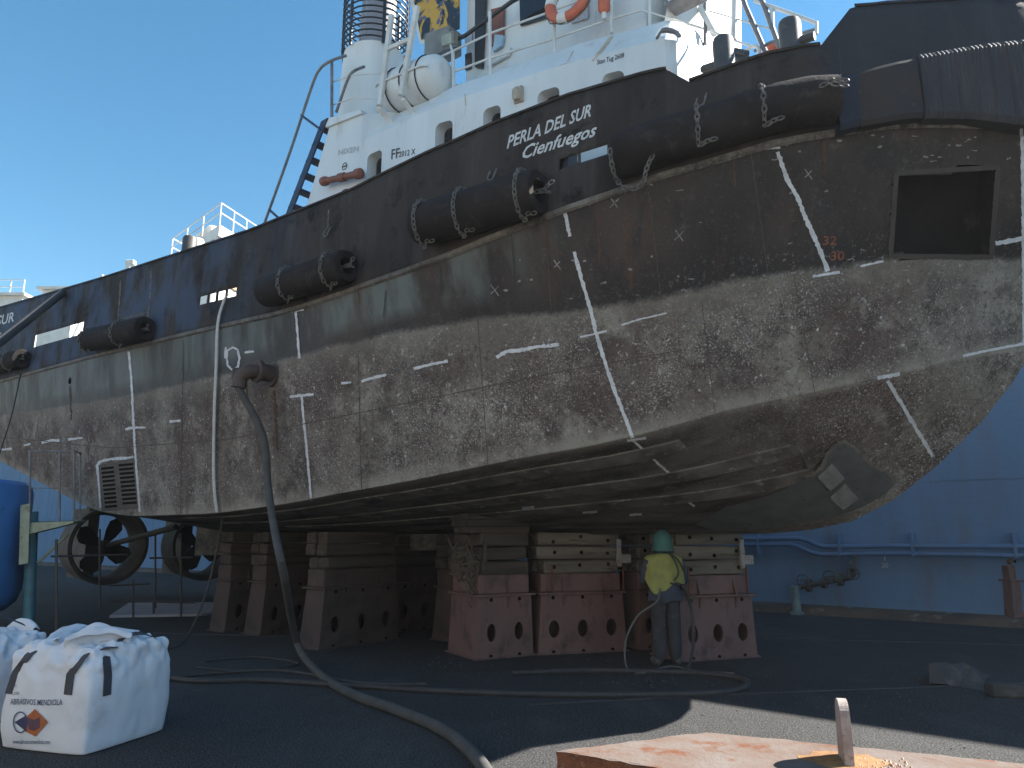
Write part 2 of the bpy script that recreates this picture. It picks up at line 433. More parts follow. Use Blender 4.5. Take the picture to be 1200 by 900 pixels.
for side in (1, -1):
    base = len(hv)
    for u, rw in zip(us, rows):
        sx = su('c', u); zch = zc(sx)
        for i, p in enumerate(rw):
            hv.append(Vector((p[0], -p[1] * side, p[2]))); hwl.append(p[2] - zw(p[0])); hch.append((i - NB) / NB if i < NB else (p[2] - zch))
    for a in range(len(us) - 1):
        for b in range(ns - 1):
            q = (base + a * ns + b, base + (a + 1) * ns + b, base + (a + 1) * ns + b + 1, base + a * ns + b + 1)
            hf.append(q if side == 1 else q[::-1])
# anchor recess near the bow: the plating inside this outline is left open
ANC = [(1050, 203), (1169, 196), (1161, 301), (1043, 300)]
def px_of(p):
    w = SHIP @ Vector(p); v = w - CAM
    fw = v.y * math.cos(PITCH) + v.z * math.sin(PITCH); up = -v.y * math.sin(PITCH) + v.z * math.cos(PITCH)
    return 600 + F_PX * v.x / fw, 450 - F_PX * up / fw
def inside(p, poly):
    s = False
    for (x1, y1), (x2, y2) in zip(poly, poly[1:] + poly[:1]):
        if (y1 > p[1]) != (y2 > p[1]) and p[0] < (x2 - x1) * (p[1] - y1) / (y2 - y1) + x1: s = not s
    return s
bvh_full = BVHTree.FromPolygons([SHIP @ v for v in hv], hf)
nst = len(us) * ns
keep = []
for f in hf:
    c = sum((hv[i] for i in f), Vector()) / 4
    if max(f) < nst and c.x > 1.5 and c.z > 3.8 and inside(px_of(c), ANC): continue
    keep.append(f)
hf = keep
# transom
def hull_material():
    m, nt, bs = new_mat('hull_paint_and_fouling'); N = NT(nt)
    at = N.n('ShaderNodeAttribute', attribute_name='above_waterline').outputs['Fac']
    ch = N.n('ShaderNodeAttribute', attribute_name='above_chine').outputs['Fac']
    v = N.coord(); vs = N.coord((1, 1, .22)); vl = N.coord((.25, 1, 1.6))
    sx = N.n('ShaderNodeSeparateXYZ'); N.l(v, sx.inputs[0]); S = sx.outputs[0]
    aft = N.ramp(S, -2.5, -7.5)
    # topsides
    top = N.mix(N.ramp(N.noise(vs, 1.1, 6, .62), .36, .64), (0.024, 0.021, 0.020), (0.056, 0.041, 0.034))
    top = N.mix(N.ramp(N.noise(vs, 3.5, 7, .68), .50, .68), top, (0.016, 0.015, 0.015))
    grn = N.math('MULTIPLY', N.ramp(N.noise(vs, 1.6, 5, .6), .42, .58), N.ramp(S, 0.2, -1.8))
    grn = N.math('MULTIPLY', grn, N.ramp(at, .12, .3))
    top = N.mix(N.math('MULTIPLY', grn, .9), top, (0.13, 0.152, 0.143))
    top = N.mix(N.math('MULTIPLY', N.ramp(N.noise(N.coord((1.6, 1, .10)), 2.4, 6, .7), .58, .70), .8), top, (0.075, 0.048, 0.036))
    top = N.mix(N.math('MULTIPLY', N.ramp(N.noise(v, 7, 7, .74), .57, .72), .6), top, (0.125, 0.112, 0.102))
    top = N.mix(N.math('MULTIPLY', N.ramp(N.noise(v, 34, 5, .75), .60, .68), .5), top, (0.20, 0.185, 0.17))
    top = N.mix(N.math('MULTIPLY', aft, .35), top, (0.055, 0.066, 0.07))
    lowt = N.math('MULTIPLY', N.ramp(at, .45, .05), N.ramp(S, -2.5, .5))
    top = N.mix(N.math('MULTIPLY', lowt, .7), top, (0.018, 0.017, 0.017))
    top = N.mix(N.math('MULTIPLY', N.ramp(N.noise(v, 22, 6, .8), .57, .64), N.math('MULTIPLY', N.ramp(at, .35, .0), N.ramp(S, -1, 1.5))), top, (0.33, 0.31, 0.28))
    # below the waterline: slime, barnacles, red-brown antifouling
    bot = N.mix(N.ramp(N.noise(N.coord((1, 1, .5)), .75, 6, .62), .38, .62), (0.235, 0.213, 0.18), (0.115, 0.083, 0.072))
    bot = N.mix(N.math('MULTIPLY', N.ramp(N.noise(v, 2.1, 7, .7), .46, .61), .85), bot, (0.072, 0.054, 0.047))
    bot = N.mix(N.math('MULTIPLY', N.ramp(N.noise(v, 1.3, 6, .72), .53, .66), .75), bot, (0.36, 0.335, 0.285))
    dens = N.ramp(N.noise(v, 1.0, 4, .6), .34, .62)
    bot = N.mix(N.math('MULTIPLY', N.ramp(N.noise(v, 20, 6, .78), .52, .62), .75), bot, (0.050, 0.042, 0.038))
    bot = N.mix(N.math('MULTIPLY', N.ramp(N.noise(v, 46, 4, .78), .54, .63), dens), bot, (0.52, 0.50, 0.47))
    bot = N.mix(N.math('MULTIPLY', N.ramp(N.noise(v, 13, 6, .8), .60, .645), .9), bot, (0.62, 0.60, 0.56))
    bot = N.mix(N.math('MULTIPLY', N.math('MULTIPLY', N.ramp(ch, .20, .03), N.ramp(ch, -.05, .0)), N.ramp(N.noise(v, 2.2, 6, .7), .36, .58)), bot, (0.31, 0.285, 0.24))
    bot = N.mix(N.math('MULTIPLY', N.ramp(N.noise(N.coord((1.3, 1, .08)), 1.9, 6, .7), .56, .70), .45), bot, (0.075, 0.062, 0.055))
    # flat of the bottom: darker tone in long bands
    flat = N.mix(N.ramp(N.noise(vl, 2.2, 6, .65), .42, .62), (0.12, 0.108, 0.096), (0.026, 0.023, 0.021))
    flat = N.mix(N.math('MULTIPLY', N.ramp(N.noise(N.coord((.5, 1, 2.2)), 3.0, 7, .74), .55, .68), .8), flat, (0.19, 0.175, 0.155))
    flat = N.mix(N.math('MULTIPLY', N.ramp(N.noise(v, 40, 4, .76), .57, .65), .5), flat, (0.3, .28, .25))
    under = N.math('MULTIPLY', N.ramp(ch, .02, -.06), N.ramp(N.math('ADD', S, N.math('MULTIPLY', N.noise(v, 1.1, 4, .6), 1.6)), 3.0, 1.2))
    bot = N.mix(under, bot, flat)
    # light scum band just under the waterline
    wob = N.math('ADD', at, N.math('MULTIPLY', N.math('SUBTRACT', N.noise(v, 1.6, 6, .65), .5), .16))
    wob = N.math('ADD', wob, N.math('MULTIPLY', N.math('SUBTRACT', N.noise(v, 14, 4, .65), .5), .10))
    band = N.math('MULTIPLY', N.ramp(wob, -.42, -.04), .45)
    bot = N.mix(band, bot, (0.25, 0.23, 0.19))
    col_ = N.mix(N.ramp(wob, -.03, .035), bot, top)
    N.l(col_, bs.inputs['Base Color'])
    rg = N.math('SUBTRACT', .92, N.math('MULTIPLY', N.ramp(wob, -.03, .04), .32)); N.l(rg, bs.inputs['Roughness'])
    bs.inputs['Specular IOR Level'].default_value = .35
    rough = N.math('MULTIPLY', N.noise(v, 24, 6, .7), N.math('SUBTRACT', 1.0, N.math('MULTIPLY', N.ramp(wob, -.03, .04), .8)))
    wv = N.n('ShaderNodeTexWave', wave_type='BANDS', bands_direction='X', wave_profile='SIN'); wv.inputs['Scale'].default_value = .52; wv.inputs['Distortion'].default_value = 1.0; wv.inputs['Detail'].default_value = 1; N.l(v, wv.inputs['Vector'])
    N.bump(N.math('ADD', rough, N.math('ADD', N.math('MULTIPLY', N.noise(v, 1.1, 3, .5), 2.2), N.math('MULTIPLY', wv.outputs[1], .22))), bs, .6, .06)
    return m
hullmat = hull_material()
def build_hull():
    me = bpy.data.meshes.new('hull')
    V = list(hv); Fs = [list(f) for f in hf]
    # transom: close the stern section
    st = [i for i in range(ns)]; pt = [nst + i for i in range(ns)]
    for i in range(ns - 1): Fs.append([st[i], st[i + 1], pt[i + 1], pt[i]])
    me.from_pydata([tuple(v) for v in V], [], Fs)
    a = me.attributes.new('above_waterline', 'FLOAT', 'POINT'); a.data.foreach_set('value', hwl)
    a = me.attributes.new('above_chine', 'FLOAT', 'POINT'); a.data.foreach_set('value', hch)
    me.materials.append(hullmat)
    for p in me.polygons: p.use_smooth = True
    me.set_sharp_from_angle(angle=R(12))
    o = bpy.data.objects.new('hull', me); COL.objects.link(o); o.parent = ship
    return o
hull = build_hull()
def T(s, y, z): return Vector((s, -y, z))

# deck, slightly below the bulwark's freeing ports
dk = MB(); prev = None
for u in us[::2]:
    s = su('k', u); w = max(0, yk(s) - .03); z = zk(s) + .26
    cur = (T(s, w, z), T(s, -w, z))
    if prev: dk.add([prev[0], cur[0], cur[1], prev[1]], [(0, 1, 2, 3)])
    prev = cur
dk.build('deck', mat('deck_paint', (0.06, 0.075, 0.07), (0.08, 0.07, 0.06), 2, .7), ship)

# bulwark: thin plate with real freeing ports
def bulwark_material():
    m, nt, bs = new_mat('bulwark_paint'); N = NT(nt); v = N.coord(); vs = N.coord((1, 1, .3))
    sx = N.n('ShaderNodeSeparateXYZ'); N.l(v, sx.inputs[0]); S = sx.outputs[0]
    c = N.mix(N.ramp(N.noise(vs, 1.2, 6, .62), .38, .62), (0.030, 0.026, 0.024), (0.054, 0.046, 0.041))
    c = N.mix(N.math('MULTIPLY', N.ramp(N.noise(N.coord((1.4, 1, .14)), 2.6, 6, .7), .53, .70), .7), c, (0.080, 0.072, 0.066))
    c = N.mix(N.ramp(N.noise(v, 2.2, 7, .7), .54, .66), c, (0.014, 0.014, 0.015))
    bl = N.math('MULTIPLY', N.ramp(N.noise(N.coord((.8, 1, .5)), 1.5, 5, .62), .44, .60), N.ramp(S, -4.2, -8.5))
    c = N.mix(N.math('MULTIPLY', bl, .9), c, (0.060, 0.084, 0.13))
    bw = N.ramp(S, 2.3, 2.55)
    c = N.mix(N.math('MULTIPLY', bw, .75), c, (0.032, 0.037, 0.047))
    c = N.mix(N.math('MULTIPLY', N.ramp(N.noise(v, 8, 6, .7), .64, .74), .5), c, (0.10, 0.06, 0.045))
    N.l(c, bs.inputs['Base Color']); bs.inputs['Roughness'].default_value = .8; bs.inputs['Specular IOR Level'].default_value = .12
    N.bump(N.math('ADD', N.noise(v, 1.5, 3, .5), N.math('MULTIPLY', N.noise(v, 26, 5, .65), .25)), bs, .35, .05)
    return m
bulmat = bulwark_material()
def s_at(x, y, yb=yk): return onplan(x, y, yb)[1]
SLOTS = [(655, 195, 675, 190, .36, .455), (676, 180, 711, 180, .36, .455), (713, 172, 722, 170, .36, .455), (724, 170, 757, 165, .36, .455),
         (233, 352, 242, 352, .30, .40), (244, 352, 252, 352, .30, .40), (254, 352, 263, 350, .30, .40), (265, 350, 276, 350, .30, .40), (40, 396, 96, 390, .33, .49)]
slots = [(s_at(a, b), s_at(c, d), e, f) for a, b, c, d, e, f in SLOTS]
vrows = sorted(set([0, .06, .12, .2, .26, .30, .33, .36, .40, .455, .49, .55, .65, .75, .85, .93, 1.0]))
srow = sorted(set([round(S0 + (4.88 - S0) * u, 4) for u in us] + [x for q in slots for x in q[:2]] + [onplan(780, 80, yk)[1], onplan(806, 94, yk)[1], onplan(960, 50, yk)[1], onplan(1000, 15, yk)[1]]))
def bul(s, t, side=1):
    inn = .05 * t + max(0, min(1, (s - 2.3) / .6)) * .10 * max(0, t - .1)
    y = yk(s); k = max(0, y - inn) if y > 0 else 0
    ss = s - (inn * max(0, (s - 3.0)) / 1.6)
    return Vector((ss, -k * side, zk(s) + (zt(s) - zk(s)) * t))
bw = MB()
for side in (1, -1):
    vs = [bul(s, t, side) for s in srow for t in vrows]; n = len(vrows); fs = []
    for a in range(len(srow) - 1):
        for b in range(n - 1):
            sm_, tm_ = (srow[a] + srow[a + 1]) / 2, (vrows[b] + vrows[b + 1]) / 2
            if any(q[0] < sm_ < q[1] and q[2] < tm_ < q[3] for q in slots): continue
            fs.append((a * n + b, (a + 1) * n + b, (a + 1) * n + b + 1, a * n + b + 1))
    bw.add(vs, fs)
bulw = bw.build('bulwark', bulmat, ship, sm='all')
md = bulw.modifiers.new('plate', 'SOLIDIFY'); md.thickness = .02; md.offset = 0
HB = bvh_of([(hull, SHIP), (bulw, SHIP)])
# capping rail along the bulwark's top edge
cap = MB()
for side in (1, -1):
    for a, b in ((S0, onplan(780, 80, yk)[1]), (onplan(806, 94, yk)[1], onplan(960, 50, yk)[1]), (onplan(1000, 15, yk)[1], 4.86)):
        ss = [s for s in srow if a <= s <= b]
        prev = None; cap = MB()
        for s in ss:
            p = bul(s, 1, side); q = Vector((p.x, p.y * (1 + .0), p.z)); iy = .11 * side if abs(p.y) > .12 else 0
            cur = [q + Vector((0, -.03 * side, .004)), q + Vector((0, iy, .004)), q + Vector((0, iy, .034)), q + Vector((0, -.03 * side, .034))]
            if prev: cap.hexa([prev[0], cur[0], cur[1], prev[1], prev[3], cur[3], cur[2], prev[2]])
            prev = cur
        cap.build('capping_rail', bulmat, ship)
# rubbing strake along the knuckle
rs = MB(); prev = None
for s in [x for x in srow if x <= 4.86]:
    t = np.array([1, 0.0]); y = yk(s); z = zk(s)
    cur = [T(s, y + .0, z - .045), T(s, y + .03, z - .025), T(s, y + .03, z + .02), T(s, y + .0, z + .045)]
    if prev: rs.hexa([prev[0], prev[1], cur[1], cur[0], prev[3], prev[2], cur[2], cur[3]])
    prev = cur
rs.build('rubbing_strake', hullmat, ship)

# anchor recess with its frame
fr = MB(); c4 = []
for x, y in ANC: c4.append(SHIPI @ cast(bvh_full, x, y, 0.0))
nrm = (c4[1] - c4[0]).cross(c4[3] - c4[0]).normalized()
if nrm.y > 0: nrm = -nrm
inner = [c - nrm * .28 + Vector((0, 0, .0)) for c in c4]
rec = MB(); rec.add([c - nrm * .02 for c in c4] + inner, [(0, 1, 5, 4), (1, 2, 6, 5), (2, 3, 7, 6), (3, 0, 4, 7), (4, 5, 6, 7)])
recm = mat('recess_paint', (0.009, 0.009, 0.010), (0.016, 0.015, 0.015), 2, .85, c=(.035, .03, .027), cscale=3, clo=.6, spec=.15)
reco = rec.build('anchor_recess', recm, ship)
ribbon_on(bvh_full, ANC + [ANC[0]], 6, .010, .04, 6).build('recess_frame', mat('worn_brown_plate', (0.065, 0.052, 0.045), (0.045, 0.038, 0.034), 5, .7, bump=.4), reco, inv=SHIPI)

# bottom strakes and seams below the chine
strk = mat('fouled_strake', (0.17, 0.155, 0.137), (0.05, 0.045, 0.040), 2.2, .9, c=(.27, .25, .22), cscale=7, clo=.56, bump=.6)
for k, (t, a, b) in enumerate(((.82, -9, .5), (.60, -9, 1.45), (.40, -8, 1.55))):
    m = MB(); pr = None; s = a
    while s <= b:
        u = (s - S0) / (send('c') - S0); B_, C_, *_r = sect(u); B_, C_ = np.array(B_), np.array(C_); p = B_ + (C_ - B_) * t
        q = B_ + (C_ - B_) * (t + .085); dn = Vector((0, -.35, -1)).normalized() * .022
        cur = [T(*p), T(*q), T(*q) + dn, T(*p) + dn]
        if pr: m.hexa([pr[0], cur[0], cur[1], pr[1], pr[3], cur[3], cur[2], pr[2]])
        pr = cur; s += .1
    m.build('bottom_strake', strk, ship)
# skeg along the centreline aft
sk = MB()
sk.hexa([T(-14.5, .12, 1.25), T(-3, .12, 1.55), T(-3, -.12, 1.55), T(-14.5, -.12, 1.25), T(-14.5, .12, 2.2), T(-3, .12, 1.8), T(-3, -.12, 1.8), T(-14.5, -.12, 2.2)])
sk.build('skeg', hullmat, ship)
# nozzles with propellers
nozm = mat('nozzle_plate', (0.095, 0.088, 0.075), (0.06, 0.054, 0.047), 3, .8, c=(.06, .05, .04), cscale=7, bump=.4)
bronze = mat('fouled_bronze', (0.035, 0.033, 0.026), (0.024, 0.022, 0.019), 5, .8)
for y in (1.35, -1.35):
    m = MB(); s0 = -17.1; zc_ = 1.5; n = 40
    prof = [(.45, 1.02), (-.45, .93), (-.45, .86), (-.1, .80), (.3, .86), (.45, .93)]
    vs = []; fs = []
    for k in range(n):
        an = 2 * math.pi * k / n
        vs += [T(s0 + ds, y + r * math.cos(an), zc_ + r * math.sin(an)) for ds, r in prof]
    q = len(prof)
    for k in range(n):
        for j in range(q): fs.append((k * q + j, ((k + 1) % n) * q + j, ((k + 1) % n) * q + (j + 1) % q, k * q + (j + 1) % q))
    m.add(vs, fs); noz = m.build('propeller_nozzle', nozm, ship, sm=True)
    m = MB(); m.bbox(T(s0, y, zc_ + 1.45), (.5, .3, 1.1), .05); m.build('nozzle_bracket', nozm, noz)
    m = MB(); m.lathe(T(s0 + .3, y, zc_), (-1, 0, 0), [(0, .09), (.1, .14), (.45, .13), (.6, .05)], 14); m.tube([T(s0 + .3, y, zc_), T(s0 + 4, y, zc_ + .45)], .07, 10)
    for k in range(4):
        a = k * math.pi / 2 + .5; rad = Vector((0, -math.cos(a), math.sin(a))); tan = Vector((0, math.sin(a), math.cos(a)))
        P0 = T(s0, y, zc_)
        pts = []
        for r, w in ((.1, .10), (.35, .2), (.6, .24), (.74, .14)):
            pts.append((P0 + rad * r - tan * w + Vector((.10, 0, 0)), P0 + rad * r + tan * w - Vector((.10, 0, 0))))
        vs = [p for pr in pts for p in pr] + [p + Vector((.025, 0, 0)) for pr in pts for p in pr]
        fs = []
        for i in range(3): j = i * 2; fs += [(j, j + 1, j + 3, j + 2), (8 + j + 2, 8 + j + 3, 8 + j + 1, 8 + j), (j, j + 2, j + 10, j + 8), (j + 3, j + 1, j + 9, j + 11)]
        fs += [(6, 7, 15, 14), (1, 0, 8, 9)]
        m.add(vs, fs)
    m.build('propeller', bronze, noz, sm=True)
    m = MB(); m.hexa([T(s0 - 2.1, y + .06, .62), T(s0 - .75, y + .14, .62), T(s0 - .75, y - .14, .62), T(s0 - 2.1, y - .06, .62), T(s0 - 2.1, y + .06, 2.5), T(s0 - .75, y + .14, 2.5), T(s0 - .75, y - .14, 2.5), T(s0 - 2.1, y - .06, 2.5)]); rud = m.build('rudder', nozm, ship); m = MB(); m.tube([T(s0 - 1.1, y, 2.502), T(s0 - 1.1, y, 3.3)], .09, 10); m.build('rudder_stock', nozm, rud)

# ------------------------------------------------------------------ far dock wall with its pipes
def W(s, y, z):
    p = O + FX * s + SX * y
    return Vector((p[0], p[1], z))
wall_y = -8.1
wall = empty('dock_wall', W(0, wall_y, 0), A - math.pi / 2, 'tall blue steel dock wall with pipes along it behind the tugboat', 'dock wall')
WI = (Matrix.Translation(W(0, wall_y, 0)) @ Matrix.Rotation(A - math.pi / 2, 4, 'Z')).inverted()
m = MB(); m.hexa([W(-130, wall_y, 0), W(40, wall_y, 0), W(40, wall_y - 3, 0), W(-130, wall_y - 3, 0), W(-130, wall_y, 10.2), W(40, wall_y, 10.2), W(40, wall_y - 3, 10.2), W(-130, wall_y - 3, 10.2)])
wbody = m.build('wall_plating', bluewall, wall, inv=WI)
WB = bvh_of([(wbody, WI.inverted())])
kerbm = mat('rusty_waterway', (0.12, 0.085, 0.06), (0.07, 0.055, 0.045), 1.2, .9, c=(.2, .17, .14), cscale=3)
m = MB(); m.hexa([W(-130, wall_y + .35, 0), W(40, wall_y + .35, 0), W(40, wall_y + .003, 0), W(-130, wall_y + .003, 0), W(-130, wall_y + .25, .14), W(40, wall_y + .25, .14), W(40, wall_y + .003, .2), W(-130, wall_y + .003, .2)])
m.build('wall_foot', kerbm, wall, inv=WI)
for s in range(-59, 40, 3):
    m = MB(); m.box(W(s, wall_y + .004, 4.9), (.05, .012, 8.6), A - math.pi / 2); m.build('weld_seam', bluewall, wall, inv=WI)
for z in (2.9, 5.6):
    m = MB(); m.box(W(-10, wall_y + .005, z), (100, .014, .05), A - math.pi / 2); m.build('weld_seam', bluewall, wall, inv=WI)
pipem = mat('blue_pipe_paint', (0.09, 0.18, 0.32), (0.075, 0.15, 0.27), 3, .5, c=(.12, .16, .2), cscale=5)
def Wp(x, y, off): 
    t, s, z = onplan(x, y, K(wall_y + off)); return W(s, wall_y + off, z)
for pts, r in (([(800, 632), (942, 631), (962, 641), (1040, 640), (1300, 641)], .055), ([(800, 639), (930, 638), (957, 650), (1060, 649), (1300, 653)], .05)):
    p3 = [Wp(x, y, .22) for x, y in pts]; p3.append(p3[-1] + Vector((FX[0], FX[1], 0)) * 14)
    m = MB(); m.tube(p3[:1] + [p3[1] + (p3[0] - p3[1]).normalized() * .1, p3[1] + (p3[2] - p3[1]).normalized() * .1, p3[2] + (p3[1] - p3[2]).normalized() * .1, p3[2] + (p3[3] - p3[2]).normalized() * .1] + p3[3:], r, 10)
    m.build('pipe', pipem, wall, sm=True, inv=WI)
for x in (890, 985, 1070, 1190):
    a = Wp(x, 634, .14); m = MB(); m.bbox(Vector((a.x, a.y, a.z - .08)), (.07, .26, .5), .01, Matrix.Rotation(A - math.pi / 2, 3, 'Z')); m.build('pipe_bracket', pipem, wall, inv=WI)
# valve cluster and bollard post at the foot of the wall
valm = mat('grimy_blue_valve', (0.045, 0.06, 0.075), (0.08, 0.07, 0.05), 6, .7, c=(.17, .13, .08), cscale=9, bump=.4)
m = MB(); a, b = Wp(936, 688, .25), Wp(1000, 676, .25)
m.tube([a, b], .06, 12); m.tube([b, Wp(1002, 650, .25)], .055, 12)
for x, y, r in ((948, 686, .14), (966, 683, .12), (985, 679, .14), (1000, 664, .13)):
    c = Wp(x, y, .25); m.lathe(c - Vector((FX[0], FX[1], 0)) * .05, (FX[0], FX[1], 0), [(0, r), (.1, r)], 14)
m.build('valve_body', valm, wall, sm=True, inv=WI)
for x, y in ((941, 680), (972, 676), (1000, 672)):
    m = MB(); c = Wp(x, y, .5); m.torus(c, Vector((SX[0], SX[1], 0)), .13, .014, 18, 6); m.tube([c - Vector((FX[0], FX[1], 0)) * .125, c + Vector((FX[0], FX[1], 0)) * .125], .012, 6); m.tube([c, c - Vector((SX[0], SX[1], 0)) * .3], .025, 6)
    m.build('valve_wheel', valm, wall, inv=WI)
b = Wp(934, 716, .45)
t = empty('mooring_post', (b.x, b.y, 0), 0, 'short pale post standing at the foot of the blue dock wall', 'post')
m = MB(); m.lathe((0, 0, 0), (0, 0, 1), [(0, .15), (.06, .15), (.07, .1), (.5, .095), (.56, .08)], 16); m.build('post', mat('pale_worn_paint', (.19, .24, .23), (.11, .15, .17), 5, .7), t, sm=True)
m = MB(); m.lathe((0, 0, .56), (0, 0, 1), [(0, .12), (.05, .12), (.08, .07)], 16); m.build('cap', mat('worn_cap', (.2, .24, .24), (.1, .12, .13), 6, .7), t, sm=True)
wmark = mat('white_stencil', (.55, .58, .6), (.4, .43, .46), 8, .8, bump=0)
m = text_on(WB, '30', (1033, 665), (7, 0), (0, 7), .01) if False else text_on(WB, '30', (1033, 665), (8.5, .3), (0, -8.5), .01)
m.build('draft_number', wmark, wall, inv=WI)
ribbon_on(WB, [(1037, 657), (1037, 652)], 1.6, .01, .1, 1).build('draft_tick', wmark, wall, inv=WI)

# ------------------------------------------------------------------ keel blocks
def plate_with_holes(m, w0, w1, h, y, holes, th=.04, n=20):
    """trapezoid plate in the x-z plane (w0 wide at the foot, w1 at the top) with oval holes cut through"""
    k = len(holes)
    def X(u, z): 
        t = z / h; l = (w0 - w1) / 2 * t; return l + u * (w0 + (w1 - w0) * t)
    for i, (u, z, rx, rz) in enumerate(holes):
        ua, ub = i / k, (i + 1) / k
        cx = X(u, z); ring = []; out = []
        for j in range(n):
            a = 2 * math.pi * (j + .5) / n; dx, dz = math.cos(a), math.sin(a)
            ring.append((cx + rx * dx, z + rz * dz))
            best = 1e9
            # walk outwards to the cell border
            lo_, hi_ = 0, 3
            for _ in range(26):
                mid = (lo_ + hi_) / 2; px, pz = cx + dx * mid, z + dz * mid
                ok = 0 <= pz <= h and X(ua, pz) <= px <= X(ub, pz)
                if ok: lo_ = mid
                else: hi_ = mid
            out.append((cx + dx * lo_, z + dz * lo_))
        # make the cell corners exact
        for cxn, czn in ((X(ua, 0), 0), (X(ub, 0), 0), (X(ub, h), h), (X(ua, h), h)):
            j = min(range(n), key=lambda q: (out[q][0] - cxn) ** 2 + (out[q][1] - czn) ** 2); out[j] = (cxn, czn)
        vs = [(p[0], y, p[1]) for p in out] + [(p[0], y, p[1]) for p in ring] + [(p[0], y + th, p[1]) for p in ring]
        fs = []
        for j in range(n): j2 = (j + 1) % n; fs += [(j, j2, n + j2, n + j), (n + j, n + j2, 2 * n + j2, 2 * n + j)]
        m.add(vs, fs)
def keel_block(P0, ang, w, d, label, nh=3, hb=.86, hu=.27, layers=3, lh=.2, dark=False, top=None, group='keel blocks under the tugboat', gus=(.28, .75), tw=None):
    t = empty('keel_block', (P0[0], P0[1], 0), ang, label, 'keel block', group)
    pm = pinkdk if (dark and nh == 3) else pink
    tp = w * .93; hol = [((i + .5) / nh, .36, .085 if w > 1 else .075, .125) for i in range(nh)]
    m = MB()
    plate_with_holes(m, w, tp, hb, 0.0, hol); e = (w - tp) / 2
    # sides and back (the body is hollow)
    m.add([(0, 0, 0), (0, d, 0), (e, d - e, hb), (e, 0, hb)], [(0, 1, 2, 3)])
    m.add([(w, 0, 0), (w, d, 0), (w - e, d - e, hb), (w - e, 0, hb)], [(3, 2, 1, 0)])
    m.add([(0, d, 0), (w, d, 0), (w - e, d - e, hb), (e, d - e, hb)], [(0, 1, 2, 3)])
    m.add([(e, 0, hb), (w - e, 0, hb), (w - e, d - e, hb), (e, d - e, hb)], [(0, 1, 2, 3)])
    m.build('lower_body', pm, t)
    m = MB(); m.bbox((w / 2, d / 2, .012), (w + .07, d + .07, .022), .005); m.build('base_plate', pm, t)
    m = MB(); m.bbox((w / 2, d / 2 - e / 2, hb + .017), (tp + .1, d + .08, .03), .006); m.build('flange', pm, t)
    m = MB(); m.bbox((w / 2, d / 2, hb + .033 + hu / 2), (tp - .02, d - .08, hu), .015); ub = m.build('upper_body', pm, t)
    for g in gus:
        x = w * g
        m = MB(); m.add([(x - .012, .035, hb + .034), (x + .012, .035, hb + .034), (x - .012, -.05, hb + .034), (x + .012, -.05, hb + .034), (x - .012, .035, hb + .24), (x + .012, .035, hb + .24)], [(0, 2, 4), (1, 5, 3), (2, 3, 5, 4), (0, 1, 3, 2)])
        m.add([(x - .012, -.001, hb - .002), (x + .012, -.001, hb - .002), (x - .012, -.055, hb - .002), (x + .012, -.055, hb - .002), (x - .012, .0, hb - .17), (x + .012, .0, hb - .17)], [(0, 4, 2), (1, 3, 5), (2, 4, 5, 3), (0, 2, 3, 1)])
        m.build('gusset', pm, t)
    m = MB()
    for i in range(nh):
        for z in (.03, hb - .05): m.lathe((w * (i + .5) / nh, -.004, z + .006), (0, 1, 0), [(0, .028), (.006, .028)], 10)
    m.build('drain_hole', darkhole, t, kind='stuff')
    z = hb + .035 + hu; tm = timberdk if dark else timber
    for L in range(layers):
        lhk = lh if isinstance(lh, (int, float)) else lh[L]
        for k in range(2):
            m = MB(); x0 = rnd.uniform(-.03, .03); dd = d * .47
            m.bbox((w / 2 + x0, .04 + dd / 2 + k * (dd + .02) + rnd.uniform(-.015, .015), z + lhk / 2), ((tw or tp) + rnd.uniform(-.11, .04), dd, lhk - rnd.uniform(.012, .024)), rnd.uniform(.012, .028), Matrix.Rotation(rnd.uniform(-.02, .02), 3, 'Z') @ Matrix.Rotation(rnd.uniform(-.012, .012), 3, 'Y') @ Matrix.Rotation(rnd.uniform(-.05, .05), 3, 'X'))
            ti = m.build('timber', tm, t)
            if k == 0 and not dark:
                m = MB()
                for bx in (.2, .5, .82): m.lathe((w * bx + rnd.uniform(-.03, .03), .028, z + lhk / 2 + rnd.uniform(-.04, .04)), (0, -1, 0), [(0, .03), (.012, .026)], 8)
                m.build('bolt_head', darkhole, ti, kind='stuff')
        z += lhk
    return t, z
def blk(px0, px1, d, label, **k):
    a, b = G(*px0), G(*px1); v = b - a
    return keel_block((a.x, a.y), math.atan2(v.y, v.x), v.length, d, label, **k)
b3, z3 = blk((797, 776), (888, 770), .75, 'foremost faded red keel block with three round holes, right beside the worker', nh=3, lh=.212)
b2, z2 = blk((631, 768), (735, 763), .75, 'faded red keel block with pale timbers, second from the left of the front row', nh=3, lh=.205)
b1, z1 = blk((558, 774), (625, 768), .95, 'stained keel block with rotten timbers and rope hanging off it', nh=2, lh=.2, dark=True, gus=(.55,))
b4, z4 = blk((750, 762), (796, 759), .7, 'keel block half hidden behind the worker', nh=2, lh=.2, gus=())
